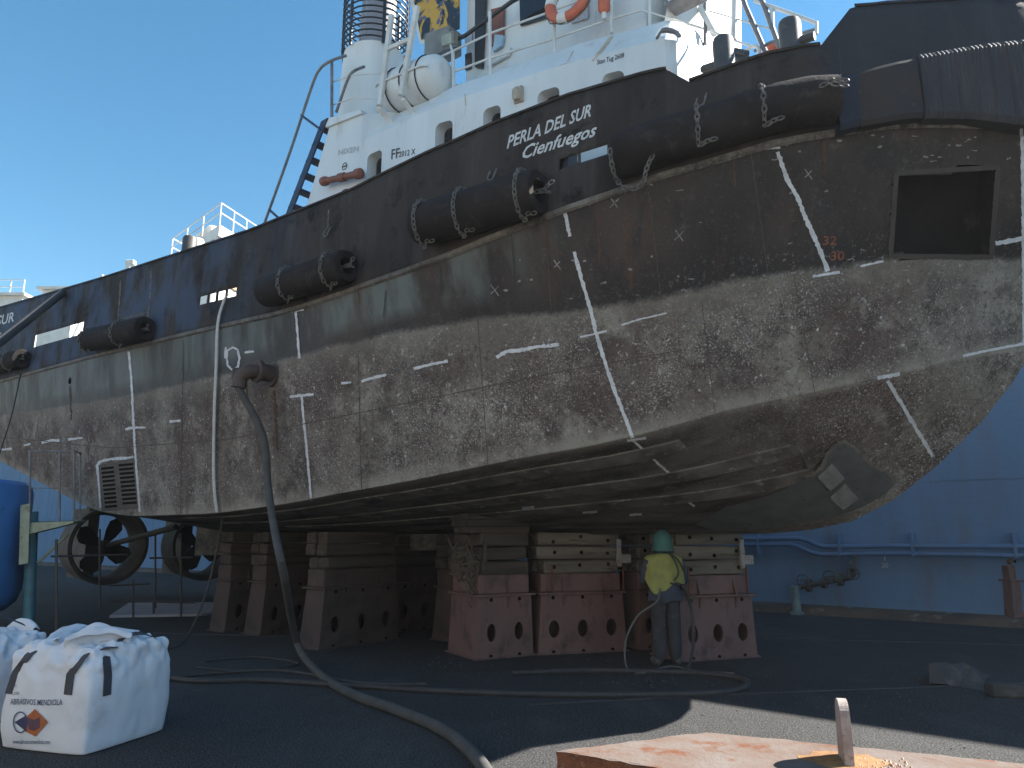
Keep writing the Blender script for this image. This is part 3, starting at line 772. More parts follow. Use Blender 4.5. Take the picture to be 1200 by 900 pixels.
# steel clamps that hold the timbers
clampm = mat('pale_clamp_paint', (.36, .36, .35), (.25, .24, .22), 6, .7, c=(.12, .08, .06), cscale=9)
for t, w in ((b3, 1.19), (b2, 1.41)):
    m = MB(); m.bbox((w * .95, -.02, 1.47), (.07, .05, .42), .01); m.box((w * 1.0, -.03, 1.38), (.22, .06, .13)); m.build('clamp', clampm, t)
    m = MB(); m.tube([(w * .99, -.035, 1.3), (w * .985, -.04, .9)], .016, 6); m.build('tie_rod', rust, t)
    m = MB(); m.tube([(w * .15, -.035, 1.3), (w * .15, -.04, .87)], .014, 6); m.build('tie_rod', rust, t)
m = MB(); m.bbox((.12, -.02, 1.45), (.06, .04, .4), .01); m.build('clamp', timberdk, b1)
# timber packing stacked on top of the left block
pk = empty('timber_packing', b1.location, b1.rotation_euler.z, 'stack of short dark planks wedged between rotten block and the hull', 'timber stack')
zz = z1
for L in range(3):
    m = MB(); m.bbox((.42 + L * .02, .35, zz + .05), (1.0 + .12 * L, .6, .094), .01, Matrix.Rotation(.05 * L - .04, 3, 'Z')); m.build('plank', timberdk, pk); zz += .096
# aft rows, in the dark under the hull
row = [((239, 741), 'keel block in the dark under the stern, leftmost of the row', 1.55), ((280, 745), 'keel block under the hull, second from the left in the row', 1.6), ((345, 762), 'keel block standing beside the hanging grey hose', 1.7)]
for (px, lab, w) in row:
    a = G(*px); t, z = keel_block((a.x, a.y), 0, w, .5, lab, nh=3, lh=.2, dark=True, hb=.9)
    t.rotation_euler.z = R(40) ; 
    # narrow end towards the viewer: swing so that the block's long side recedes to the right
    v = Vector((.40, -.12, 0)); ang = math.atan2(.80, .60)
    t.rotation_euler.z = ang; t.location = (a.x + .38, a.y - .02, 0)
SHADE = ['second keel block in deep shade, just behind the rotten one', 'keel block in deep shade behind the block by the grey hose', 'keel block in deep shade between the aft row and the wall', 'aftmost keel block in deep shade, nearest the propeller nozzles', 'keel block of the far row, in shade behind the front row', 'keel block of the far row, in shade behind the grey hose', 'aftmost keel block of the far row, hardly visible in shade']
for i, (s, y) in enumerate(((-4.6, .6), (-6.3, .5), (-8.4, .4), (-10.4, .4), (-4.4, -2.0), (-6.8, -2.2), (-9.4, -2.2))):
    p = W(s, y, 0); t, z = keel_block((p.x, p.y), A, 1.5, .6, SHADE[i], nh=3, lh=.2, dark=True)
p = G(1190, 735); t, z = keel_block((p.x, p.y), R(8), 1.1, .7, 'keel block standing alone at the right edge by the blue wall', nh=2, lh=.14, layers=1)
# frayed rope hanging on the left block
m = MB(); base = b1.matrix_basis
for i in range(26):
    x = rnd.uniform(-.38, -.05); z = rnd.uniform(1.1, 1.62); pts = []
    for k in range(6):
        pts.append(base @ Vector((x + rnd.gauss(0, .07) + .06 * k, -.06 + rnd.gauss(0, .05) + (.2 if x < 0 else 0), z + rnd.gauss(0, .08) - (0.1 * k if i % 3 == 0 else 0))))
    m.tube(spline(pts, 3), .011, 5)
o = m.build('frayed_rope', rope); props(o, 'tangle of frayed brown rope hanging on the rotten left block', 'rope')
for i in range(3):
    pass

# ------------------------------------------------------------------ cylindrical fenders on chains
def chain_links(m, path, L=.085, r=.0085, w=.024):
    path = [Vector(p) for p in path]; acc = 0; d = [0]
    for a, b in zip(path, path[1:]): d.append(d[-1] + (b - a).length)
    n = max(1, int(d[-1] / (L * .72)))
    for i in range(n):
        x = d[-1] * (i + .5) / n; k = max(0, min(len(d) - 2, next(j for j in range(len(d) - 1) if d[j + 1] >= x - 1e-9)))
        f = (x - d[k]) / max(1e-9, d[k + 1] - d[k]); c = path[k].lerp(path[k + 1], f); t = (path[k + 1] - path[k]).normalized()
        sidev = t.cross(Vector((SX[0], SX[1], .2))).normalized()
        if i % 2: sidev = t.cross(sidev)
        pts = []
        for a in range(8):
            an = 2 * math.pi * a / 8; pts.append(c + t * (L / 2) * math.cos(an) * (1 if abs(math.cos(an)) > .5 else 1.15) + sidev * w * math.sin(an))
        m.tube(pts, r, 5, closed=True)
def fender(pa, pb, r, chains, label, end=True):
    """pa, pb = axis ends as pixels; the fender lies against the ship's side"""
    off = lambda s: yk(s) + r * .8
    a = SHIP @ P(*pa, off); b = SHIP @ P(*pb, off); ax = (b - a).normalized(); L = (b - a).length
    t = empty('cylindrical_fender', a, 0, label, 'fender', 'cylindrical rubber fenders along the tugboat side')
    inv = Matrix.Translation(-a)
    m = MB(); m.lathe(a, ax, [(0, r * .42), (.0, r * .86), (.05, r), (L * .5, r), (L - .05, r), (L, r * .9), (L, r * .5), (L - .22, r * .46), (L - .22, .01)], 28)
    m.build('rubber_body', rubber, t, sm=True, inv=inv)
    out = Vector((SX[0], SX[1], 0)); up = Vector((0, 0, 1)); out = (out - ax * out.dot(ax)).normalized(); up = ax.cross(out); up = up if up.z > 0 else -up
    m = MB()
    for f in chains:
        c = a + ax * L * f; pts = []
        for k in range(14):
            th = R(118 - 205 * k / 13); pts.append(c + (out * math.cos(th) + up * math.sin(th)) * (r + .022) + ax * (.06 * math.sin(k / 13 * math.pi) - .10 * (f > .5) * 0))
        chain_links(m, pts)
        e = pts[-1]; chain_links(m, [e, e + ax * .1 + out * .04 + up * .03, e + ax * .2 + out * .05])
        chain_links(m, [e - up * .015, e + ax * .09 - up * .05 + out * .05])
    if end:
        c = b - ax * .2; chain_links(m, [c, b + ax * .05, b + ax * .2 + up * .05 + out * .05]); chain_links(m, [b, b + ax * .14 - up * .05])
    m.build('chain', chainm, t, kind='stuff', inv=inv)
    return t
fender((490, 265), (632, 224), .26, (.06, .40, .88), 'long black rubber fender under the name lettering, three chains round it')
fender((311, 343), (407, 311), .225, (.33, .84), 'black rubber fender above the grey hose coupling, two chains round it')
fender((104, 399), (171, 385), .23, (.04, .62), 'short black rubber fender above the chalked sea chest grating')
fender((-40, 437), (26, 420), .23, (.3, .85), 'black rubber fender at the left edge of the photo near the stern')

# ------------------------------------------------------------------ bow fender and its plates
def plan_off(s, d):
    e = .03; a, b = min(s + e, 4.87), s - e
    t = Vector((a - b, yk(a) - yk(b), 0)).normalized(); n = Vector((-t.y, t.x, 0))
    if n.y < 0: n = -n
    if s >= 4.85: n = Vector((1, 0, 0))
    return s + n.x * d, max(0.0, yk(s) + n.y * d)
yk2 = lambda s: yk(s) + .16
ft = interp(sorted(table([(970, 92), (1000, 80), (1050, 68), (1120, 56), (1200, 46)], yk2)) + [(5.0, 7.02)])
fb = interp(sorted(table([(970, 158), (1000, 150), (1060, 140), (1120, 140), (1200, 150)], yk2)) + [(5.0, 6.03)])
def band(name, sa, sb, d, mt, rib=0.0, n=80, zi=0.0, both=True):
    for side in ((1, -1) if both else (1,)):
        m = MB(); pr = None
        for i in range(n + 1):
            s = sa + (sb - sa) * i / n; dd = d + (rib if rib and i % 2 else 0)
            if rib and i % 8 == 0: dd -= rib * .9
            so_, yo = plan_off(s, dd); si, yi = plan_off(s, -.02); z0, z1 = fb(s) + zi, ft(s) - zi
            b_ = dd * .22
            so2, yo2 = plan_off(s, dd - b_)
            cur = [Vector((si, -yi * side, z0)), Vector((so2, -yo2 * side, z0)), Vector((so_, -yo * side, z0 + b_ * 1.4)), Vector((so_, -yo * side, z1 - b_ * 1.4)), Vector((so2, -yo2 * side, z1)), Vector((si, -yi * side, z1))]
            if pr:
                for j in range(5): m.add([pr[j], cur[j], cur[j + 1], pr[j + 1]], [(0, 1, 2, 3) if side == 1 else (3, 2, 1, 0)])
            else: m.add(cur, [tuple(range(6))])
            pr = cur
        m.add(pr, [tuple(range(5, -1, -1))])
        m.build(name, mt, ship, sm=True)
sF = onplan(1066, 100, yk2)[1]; sP = onplan(994, 110, yk2)[1]; sS = onplan(968, 110, yk2)[1]
band('bow_fender', sF, 4.87, .175, bluerub, rib=.011, n=104)
band('fender_plate', sP + .006, sF - .01, .15, mat('worn_brown_fender_plate', (0.045, 0.038, 0.035), (0.034, 0.036, 0.043), 2.2, .8, c=(.08, .067, .058), cscale=4, spec=.15), n=14, zi=.02)
band('fender_end_plate', sS, sP, .17, mat('blue_fender_end', (0.030, 0.038, 0.058), (0.026, 0.031, 0.044), 3, .8, c=(.06, .055, .05), cscale=6, spec=.15), n=6, zi=.03)
# long half-round side fender at the bow
sA, sB = onplan(727, 190, yk)[1], sS - .02
za = interp(sorted([(onplan(727, 190, yk)[1], onplan(727, 190, yk)[2] - .03), (onplan(830, 160, yk)[1], onplan(830, 160, yk)[2]), (onplan(945, 128, yk)[1], onplan(945, 128, yk)[2])]))
t = empty('side_fender', SHIP @ T(sA, yk(sA), za(sA)), 0, 'longest black side fender, running from the name lettering to the bow', 'fender', 'cylindrical rubber fenders along the tugboat side')
inv = t.matrix_basis.inverted() if False else Matrix.Translation(-t.location)
path = []
for i in range(31):
    s = sA + (sB - sA) * i / 30; a_, b_ = plan_off(s, .15); path.append(SHIP @ Vector((a_, -b_, za(s))))
m = MB(); m.tube([path[0] + (path[0] - path[1]).normalized() * .03] + path, [.19] + [.225] + [.24] * 30, 24); sfo = m.build('rubber_body', rubber, t, sm=True, inv=inv)
m = MB()
for f, tail in ((.41, 1), (.70, 1), (.03, 2)):
    k = int(f * 30); c = path[k]; ax = (path[min(30, k + 1)] - path[max(0, k - 1)]).normalized(); up = Vector((0, 0, 1)); out = ax.cross(up); out = out if out.y < 0 else -out; pts = []
    for i in range(13):
        th = R((100 if tail == 1 else -5) - (160 if tail == 1 else 85) * i / 12); pts.append(c + (out * math.cos(th) + up * math.sin(th)) * .258)
    chain_links(m, pts); e = pts[-1]
    if tail == 1: chain_links(m, [e, e + ax * .1 + out * .05, e + ax * .18 + out * .05]); chain_links(m, [e, e + ax * .08 + out * .07 - up * .03])
    else: chain_links(m, spline([e, e + ax * .12 - up * .16 + out * .06, e + ax * .28 - up * .2 + out * .1, e + ax * .36 - up * .06 + out * .16, e + ax * .42 + up * .06 + out * .14], 4))
c = path[27] - Vector((0, .245, .0)); chain_links(m, [c, c + Vector((.1, -.06, .03)), c + Vector((.22, -.1, .0))]); chain_links(m, [c + Vector((.08, -.05, 0)), c + Vector((.22, -.1, -.06))])
m.build('chain', chainm, t, kind='stuff', inv=inv)
HB = bvh_of([(o, SHIP) for o in ship.children if o.type == 'MESH' and o.name.split('.')[0] in ('hull', 'bulwark', 'bow_fender', 'fender_plate', 'fender_end_plate')] + [(sfo, Matrix.Translation(t.location))])
# small U shaped shackle eyes on the bulwark
for x, y in ((823, 118), (579, 205), (386, 272)):
    c = cast(HB, x, y, .01); m = MB(); q = Vector((FX[0], FX[1], 0)); o_ = Vector((SX[0], SX[1], 0)); pts = []
    for k in range(9):
        a = math.pi * k / 8; pts.append(c + q * .05 * math.cos(a) + o_ * .05 - Vector((0, 0, .04 + .05 * math.sin(a))))
    m.tube([c + q * .05 + Vector((0, 0, .06))] + pts + [c - q * .05 + Vector((0, 0, .06))], .011, 6)
    m.build('shackle', chainm, ship, inv=SHIPI)

# ------------------------------------------------------------------ deckhouse
yh = interp([(-7, 3.0), (-3, 2.8), (-1, 2.4), (0.2, 2.03), (1, 1.7)])
house = MB(); win = []
Z0, Z1 = 5.7, 8.14
def hole_ring(m, mp, s0, s1, z0, z1, hs, hz, hw, hh, r, depth=.17):
    n = 28; ring = []; outp = []
    for j in range(n):
        q = j // 7; a = math.pi / 2 * (q + (j % 7) / 6); cx = hs + (hw - r) * (1 if q in (0, 3) else -1); cz = hz + (hh - r) * (1 if q < 2 else -1)
        ring.append((cx + r * math.cos(a), cz + r * math.sin(a)))
    for j, (x, z) in enumerate(ring):
        q = j // 7; k = j % 7; X = s1 if q in (0, 3) else s0; Zz = z1 if q < 2 else z0
        if q in (0, 2): outp.append((X, z) if k < 3 else ((X, Zz) if k == 3 else (x, Zz)))
        else: outp.append((x, Zz) if k < 3 else ((X, Zz) if k == 3 else (X, z)))
    vs = [mp(*p, 0) for p in outp] + [mp(*p, 0) for p in ring] + [mp(*p, depth) for p in ring]; fs = []
    for j in range(n): j2 = (j + 1) % n; fs += [(j, j2, n + j2, n + j), (n + j, n + j2, 2 * n + j2, 2 * n + j)]
    m.add(vs, fs)
    return [mp(*p, depth * .97) for p in ring]
def msideP(s, z, d): return T(s, yh(s) - d, z)
def aft_s(z): return -6.0 + (z - 7.65) * .37
wins = [((430, 178), (447, 215)), ((510, 150), (530, 186)), ((566, 131), (587, 167)), ((630, 108), (656, 144)), ((706, 86), (732, 118))]
cells = []
for (x0, y0), (x1, y1) in wins:
    a = onplan(x0, (y0 + y1) / 2, yh)[1]; b = onplan(x1, (y0 + y1) / 2, yh)[1]; cells.append((a, b))
zw0, zw1 = 7.24, 7.83
edges = [-5.6]
for (a, b), (a2, b2) in zip(cells, cells[1:]): edges.append((b + a2) / 2)
edges.append(.22)
rings = []
for (a, b), e0, e1 in zip(cells, edges, edges[1:]):
    rings.append(hole_ring(house, msideP, e0, e1, 6.9, Z1, (a + b) / 2, (zw0 + zw1) / 2, (b - a) / 2, (zw1 - zw0) / 2, .09, .2))
    house.add([msideP(e0, Z0, 0), msideP(e1, Z0, 0), msideP(e1, 6.9, 0), msideP(e0, 6.9, 0)], [(0, 1, 2, 3)])
# aft end strip (raked), aft face, front corner and front face, chamfer and top
ZA = 8.72
house.add([T(aft_s(Z0), 3.0, Z0), msideP(-5.6, Z0, 0), msideP(-5.6, 6.9, 0), msideP(-5.6, Z1, 0), msideP(-5.6, ZA, 0), T(aft_s(ZA), yh(-5.6), ZA)], [(0, 1, 2, 3, 4, 5)])
house.add([T(aft_s(Z0), 3.0, Z0), T(aft_s(ZA), yh(-5.6), ZA), T(aft_s(ZA), -yh(-5.6), ZA), T(aft_s(Z0), -3.0, Z0)], [(0, 1, 2, 3)])
crn = [(0.22, yh(.22)), (.36, 1.96), (.46, 1.84), (.50, 1.68), (.52, 1.4), (.52, -1.4), (.46, -1.84), (.22, -yh(.22))]
def inset(p, d): return (p[0] - d * (.2 if p[0] > .3 else 0), p[1] - d * (1 if p[1] > 0 else -1) * (1 if abs(p[1]) > 1.5 else .5))
for a, b in zip(crn, crn[1:]):
    house.add([T(*a, Z0), T(*b, Z0), T(*b, Z1), T(*a, Z1)], [(0, 1, 2, 3)])
outline = [(-5.6, yh(-5.6)), (-4.7, yh(-4.7)), (-3, yh(-3)), (-1, yh(-1))] + crn + [(-1, -yh(-1)), (-3, -yh(-3)), (-5.6, -yh(-5.6))]
CH = [(0, 0), (.06, .10), (.30, .46), (.40, .55)]
for i in range(len(outline) - 1):
    for (d0, h0), (d1, h1) in zip(CH, CH[1:]):
        a, b = outline[i], outline[i + 1]
        house.add([T(*inset(a, d0), Z1 + h0), T(*inset(b, d0), Z1 + h0), T(*inset(b, d1), Z1 + h1), T(*inset(a, d1), Z1 + h1)], [(0, 1, 2, 3)])
house.add([T(*inset(p, .40), Z1 + .55) for p in outline], [tuple(range(len(outline)))])
house.add([T(-5.6, -yh(-5.6), Z0), T(.22, -yh(.22), Z0), T(.22, -yh(.22), Z1), T(-5.6, -yh(-5.6), ZA)], [(0, 1, 2, 3)])
# coaming at the aft top corner
house.add([T(aft_s(ZA), yh(-5.6), ZA), msideP(-5.6, ZA, 0), msideP(-4.75, 8.63, 0), msideP(-4.75, Z1, 0), msideP(-5.6, Z1, 0)], [(0, 1, 2, 3, 4)])
house.add([msideP(-4.75, 8.63, 0), msideP(-4.75, Z1, 0), msideP(-4.45, Z1 + .1, .06), T(-4.2, yh(-4.2) - .4, Z1 + .55), T(-5.6, yh(-5.6) - .6, ZA)], [(0, 1, 2, 3), (0, 3, 4)])
house.hexa([T(-5.66, 2.98, 8.70), T(-4.72, 2.935, 8.62), T(-4.72, 2.85, 8.62), T(-5.66, 2.85, 8.70), T(-5.62, 2.975, 8.86), T(-4.75, 2.93, 8.70), T(-4.75, 2.8, 8.70), T(-5.62, 2.8, 8.86)])
hs = house.build('deckhouse', white, ship, sm=True)
for rg in rings:
    m = MB(); m.add(rg, [tuple(range(len(rg)))]); m.build('window_pane', glass_dark, hs)
DH = bvh_of([(hs, SHIP)])
ZT = Z1 + .55
# upper works: wheelhouse with dark windows, doorway and signs
yu = 1.62
wh = MB()
wh.hexa([T(-3.6, yu, ZT), T(-.1, yu, ZT), T(-.1, -yu, ZT), T(-3.6, -yu, ZT), T(-3.6, yu - .05, 13.2), T(.25, yu - .05, 13.2), T(.25, -yu + .05, 13.2), T(-3.6, -yu + .05, 13.2)])
who = wh.build('wheelhouse', white, ship)
WHB = bvh_of([(who, SHIP)])
def quad_on(pxs, name, mt, th=.03, yb=yu, off=.012, parent=who):
    c = [P(x, y, yb + off) for x, y in pxs]
    m = MB(); o2 = Vector((0, -th, 0)); m.hexa([c[0], c[1], c[1] + o2, c[0] + o2, c[3], c[2], c[2] + o2, c[3] + o2]); return m.build(name, mt, parent)
quad_on([(611, 31), (641, 22), (642, -60), (609, -60)], 'wheelhouse_window', glass_dark)
quad_on([(559, 80), (567, 81), (574, -60), (560, -60)], 'dark_door_edge', blackm, .06)
quad_on([(576, 56), (591, 42), (592, 8), (577, 12)], 'red_brown_panel', redbr, .03)
quad_on([(573, 80), (598, 66), (601, 57), (574, 70)], 'door_sill', whitebar, .05)
quad_on([(580, 62), (590, 55), (592, 43), (582, 42)], 'porthole_glass', mat('painted_pane_reflection', (.35, .5, .62), (.3, .44, .56), 4, .15, bump=0), .05)  # pale blue pane colour stands in for reflected light
quad_on([(546, 83), (553, 80), (553, 62), (546, 64)], 'sign_plate', letterblk, .02)
quad_on([(546, 52), (554, 49), (554, 36), (546, 39)], 'notice_sheet', mat('faded_notice', (.35, .4, .5), (.5, .52, .55), 30, .7, bump=0), .02)
quad_on([(670, 28), (690, 22), (690, -2), (670, 2)], 'notice_sheet', mat('faded_paper', (.52, .52, .55), (.3, .3, .36), 26, .7, bump=0), .02)
# dark window beside the funnel, reflected yellow shapes painted into its colour
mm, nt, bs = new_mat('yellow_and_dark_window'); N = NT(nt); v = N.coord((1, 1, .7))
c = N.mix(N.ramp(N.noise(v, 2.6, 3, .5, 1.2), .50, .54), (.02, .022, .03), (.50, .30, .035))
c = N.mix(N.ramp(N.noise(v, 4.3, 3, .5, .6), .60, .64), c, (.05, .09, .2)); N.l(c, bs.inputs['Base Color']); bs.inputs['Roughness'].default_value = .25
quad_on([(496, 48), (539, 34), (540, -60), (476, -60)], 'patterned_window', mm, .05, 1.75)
m = MB(); m.hexa([P(492, 52, 1.8), P(498, 50, 1.8), P(498, 50, 1.7), P(492, 52, 1.7), P(470, -50, 1.8), P(477, -50, 1.8), P(477, -50, 1.7), P(470, -50, 1.7)]); m.build('window_frame', whitebar, who)
m = MB(); m.tube([P(500, 62, 1.9), P(545, 42, 1.9), P(600, 2, 1.9), P(640, -20, 1.9)], .035, 8); m.build('black_pipe_rail', blackm, who, sm=True)
quad_on([(512, 80), (541, 66), (541, 40), (512, 50)], 'grey_locker', mat('grey_locker_paint', (.2, .21, .2), (.14, .14, .14), 4, .6), .3, 1.75)  # locker painted plain grey
m = MB(); c0 = P(527, 47, 2.15); Mq = Matrix.Rotation(R(20), 3, 'X') @ Matrix.Rotation(R(10), 3, 'Y')
m.bbox(c0, (.28, .14, .22), .02, Mq); fo = m.build('floodlight', mat('grey_lamp_case', (.22, .23, .21), (.16, .16, .15), 6, .5), ship)
m = MB(); m.bbox(c0 + Mq @ Vector((0, -.075, 0)), (.23, .015, .17), .01, Mq); m.build('lamp_glass', mat('dull_lamp_glass', (.3, .34, .31), (.24, .27, .25), 8, .15, bump=0), fo)
m = MB(); m.tube([P(531, 110, 2.3), P(530, 60, 2.3), P(528, 52, 2.15)], .02, 6); m.build('lamp_post', whitebar, fo)
# life raft in its cradle
a, b = P(458, 112, 2.55), P(519, 88, 2.55); ax = (b - a).normalized(); L = (b - a).length
t = empty('life_raft', SHIP @ a, 0, 'white life raft canister in its cradle beside the funnel', 'life raft'); inv = (Matrix.Translation(-(SHIP @ a)) @ SHIP)
m = MB(); r = .36; m.lathe(a, ax, [(-.06, .12), (-.02, .25), (.06, r * .93), (.2, r), (L * .32, r), (L * .33, r * 1.03), (L * .36, r * 1.03), (L * .37, r), (L * .63, r), (L * .64, r * 1.03), (L * .67, r * 1.03), (L * .68, r), (L - .2, r), (L - .06, r * .93), (L + .02, .25), (L + .06, .12)], 28)
m.build('canister', white, t, sm=True, inv=inv)
x = ax.cross(Vector((0, 0, 1))).normalized(); m = MB(); pts = []
for q, sg in ((0, 1),): m.tube([a + ax * -.0 + x * r * .9, a + ax * .1 + x * (r + .02), b - ax * .1 + x * (r + .02), b - ax * 0 + x * r * .9], .018, 6)
m.tube([a - ax * 0 - x * r * .9, a + ax * .1 - x * (r + .02), b - ax * .1 - x * (r + .02), b - x * r * .9], .018, 6)
m.build('seam_flange', white, t, inv=inv)
for f in (.22, .5, .8):
    m = MB(); m.torus(a + ax * L * f, ax, r + .012, .012, 24, 5); m.build('lashing', blackm, t, inv=inv)
cr = MB()
def bar(m, p0, p1, w, yb, yb1=None):
    m.tube([P(*p0, yb), P(*p1, yb if yb1 is None else yb1)], w, 6)
bar(cr, (445, 124), (459, 18), .055, 2.95); bar(cr, (470, 112), (489, 8), .055, 2.95); bar(cr, (456, 57), (482, 45), .04, 2.95)
cr.hexa([P(441, 128, 2.95), P(446, 126, 2.95), P(463, 146, 2.72), P(458, 148, 2.72), P(441, 126, 2.95), P(446, 124, 2.95), P(463, 144, 2.72), P(458, 146, 2.72)])
cr.hexa([P(470, 118, 2.95), P(474, 116, 2.95), P(490, 137, 2.7), P(486, 139, 2.7), P(470, 116, 2.95), P(474, 114, 2.95), P(490, 135, 2.7), P(486, 137, 2.7)])
cr.build('raft_cradle', whitebar, ship)
m = MB(); m.hexa([P(478, 122, 2.4), P(512, 110, 2.4), P(512, 110, 2.2), P(478, 122, 2.2), P(478, 108, 2.4), P(512, 98, 2.4), P(512, 98, 2.2), P(478, 108, 2.2)]); m.build('painted_recess_shade', blackm, ship)  # black box standing in for shade below the raft
# funnel casing, exhausts and guard cage
fc = Vector((0, 0, 0)); q0 = P(438, 100, 1.9); fs_, fy = q0.x, 1.9
m = MB(); m._lathe(T(fs_, fy, 8.5), Vector((0, 0, 1)), [(0, .66), (1.9, .60), (2.15, .58), (2.2, .50), (2.2, .01)], 24); fun = m.build('funnel_casing', white, ship, sm=True)
exm = mat('sooty_exhaust_paint', (.36, .38, .44), (.27, .28, .34), 2, .5, c=(.1, .1, .11), cscale=4, stretch=(1, 1, .3))
m = MB(); m._lathe(T(fs_ + .12, fy, 10.6), Vector((0.02, 0, 1)), [(0, .30), (2.6, .30)], 20); m.build('exhaust_pipe', exm, fun, sm=True)
m = MB(); m._lathe(T(fs_ - .38, fy - .0, 10.6), Vector((.08, 0, 1)), [(0, .12), (2.6, .12)], 14); m.build('exhaust_pipe', exm, fun, sm=True)
for k in range(11):
    m = MB(); m.torus(T(fs_, fy, 10.72 + k * .125), (0, 0, 1), .62, .016, 28, 5); m.build('guard_ring', blackm, fun)
for k in range(6):
    a = R(25 + 60 * k); m = MB(); m.box(T(fs_ + .62 * math.cos(a), fy + .62 * math.sin(a), 11.3), (.06, .02, 1.4), -a + math.pi / 2); m.build('guard_upright', blackm, fun)
# aft ladder and rails
st = MB(); 
def stringer(x0, y0, x1, y1, yb): 
    a, b = P(x0, y0, yb), P(x1, y1, yb); w = Vector((.09, 0, .0)); d = Vector((0, .03, 0)); return MB().hexa([a - w, a + w, a + w + d, a - w + d, b - w, b + w, b + w + d, b - w + d])
lad = stringer(331, 268, 380, 140, 3.0).build('ladder_stringer', navy, ship)
stringer(331, 268, 380, 140, 2.45).build('ladder_stringer', navy, ship)
a, b = P(331, 268, 3.0), P(380, 140, 3.0)
for k in range(7):
    c = a.lerp(b, (k + .5) / 7); m = MB(); m.box(c + Vector((0, .275, 0)), (.2, .55, .03)); m.build('ladder_tread', navy, ship)
m = MB(); m.tube(spline([P(307, 270, 3.0), P(340, 178, 3.0), P(366, 100, 3.0), P(376, 80, 3.0), P(389, 71, 3.0), P(406, 65, 2.8)], 5), .026, 8); m.build('ladder_handrail', greybar, ship, sm=True)
m = MB(); m.tube([P(353, 135, 3.0), P(376, 152, 3.0)], .024, 6); m.tube([P(316, 246, 3.0), P(334, 262, 3.0)], .024, 6); m.build('handrail_bracket', navy, ship)
m = MB(); m.tube([P(389, 138, 2.9), P(389, 71, 2.9)], .028, 8); m.build('rail_post', greybar, ship, sm=True)
m = MB(); m.tube(spline([P(394, 132, 2.8), P(407, 95, 2.8), P(414, 84, 2.8), P(427, 78, 2.6)], 4), .026, 8); m.build('ladder_handrail', greybar, ship, sm=True)
for y0, y1 in ((96, 86), (123, 116)):
    m = MB(); m.tube([P(390, y0, 2.85), P(413, y0 - 8, 2.8), P(446, y1, 2.6)], .012, 6); m.build('side_rail', whitebar, ship)
# rails of the upper deck
yr = lambda s: yh(min(s, .2)) - .36
rp = [(532, 60, 112), (575, 14, 93), (650, -10, 62), (717, -30, 39), (762, -40, 32)]
for x, y0, y1 in rp:
    m = MB(); m.tube([P(x, y1, yr), P(x - 1, y0, yr)], .026, 8); m.build('rail_post', whitebar, ship, sm=True)
for pts, r_ in (([(514, 68), (575, 39), (642, 15), (700, -8), (762, -26)], .018), ([(532, 84), (575, 68), (650, 45), (717, 22), (752, 12), (763, 15)], .018)):
    m = MB(); m.tube([P(x, y, yr) for x, y in pts], r_, 6); m.build('deck_rail', whitebar, ship, sm=True)
m = MB(); m.tube([P(763, 15, yr), P(826, 34, 1.0), P(862, 46, .6)], .015, 6); m.build('deck_rail', whitebar, ship, sm=True)
m = MB(); m.tube([P(827, 52, 1.0), P(827, -30, 1.0)], .03, 8); m.build('rail_post', greybar, ship, sm=True)
m = MB(); m.tube([P(832, -30, 1.0), P(822, 10, 1.0), P(838, 40, 1.0)], .05, 8); m.build('mast_stay', whitebar, ship, sm=True)
m = MB(); m.hexa([P(778, 30, 1.55), P(820, 47, .9), P(820, 47, .3), P(778, 30, .3), P(790, -40, 1.55), P(832, -40, .9), P(832, -40, .3), P(790, -40, .3)]); m.build('mast_house', white, ship)
m = MB(); m.bbox(P(805, 2, 1.5), (.5, .3, .05), .01); m.build('lamp_shelf', greybar, ship)
m = MB(); pt = P(770, 45, 2.0); m.tube(spline([pt, pt + Vector((.12, -.05, .03)), pt + Vector((.25, 0, -.02)), pt + Vector((.33, .02, -.12))], 4), [.02] * 4 + [.035] * 4 + [.03] * 4 + [.02], 8); m.build('cleat', greybar, ship, sm=True)
# foredeck rails
for pts, r_, mt in (([(862, -30), (860, 47)], .045, whitebar), ([(868, -12), (874, 8), (898, 62)], .035, greybar), ([(890, -6), (896, 8), (914, 56)], .035, greybar), ([(885, 1), (922, 14), (957, 27), (957, 40)], .026, whitebar), ([(905, 8), (906, 33)], .026, whitebar), ([(832, 13), (870, 24), (907, 35)], .012, whitebar), ([(832, 36), (862, 48), (900, 60)], .016, whitebar), ([(884, 60), (903, 50), (930, 42), (957, 34)], .02, greybar)):
    m = MB(); m.tube([P(x, y, 1.3) for x, y in pts], r_, 8); m.build('foredeck_rail', mt, ship, sm=True)
m = MB(); m.torus(P(880, 66, 1.3), (0.3, 1, 0), .13, .025, 18, 6); m.build('fairlead_ring', whitebar, ship, sm=True)
m = MB(); m.bbox(P(905, 58, 1.1), (.24, .2, .14), .04); m.build('deck_fitting', lifeor, ship)
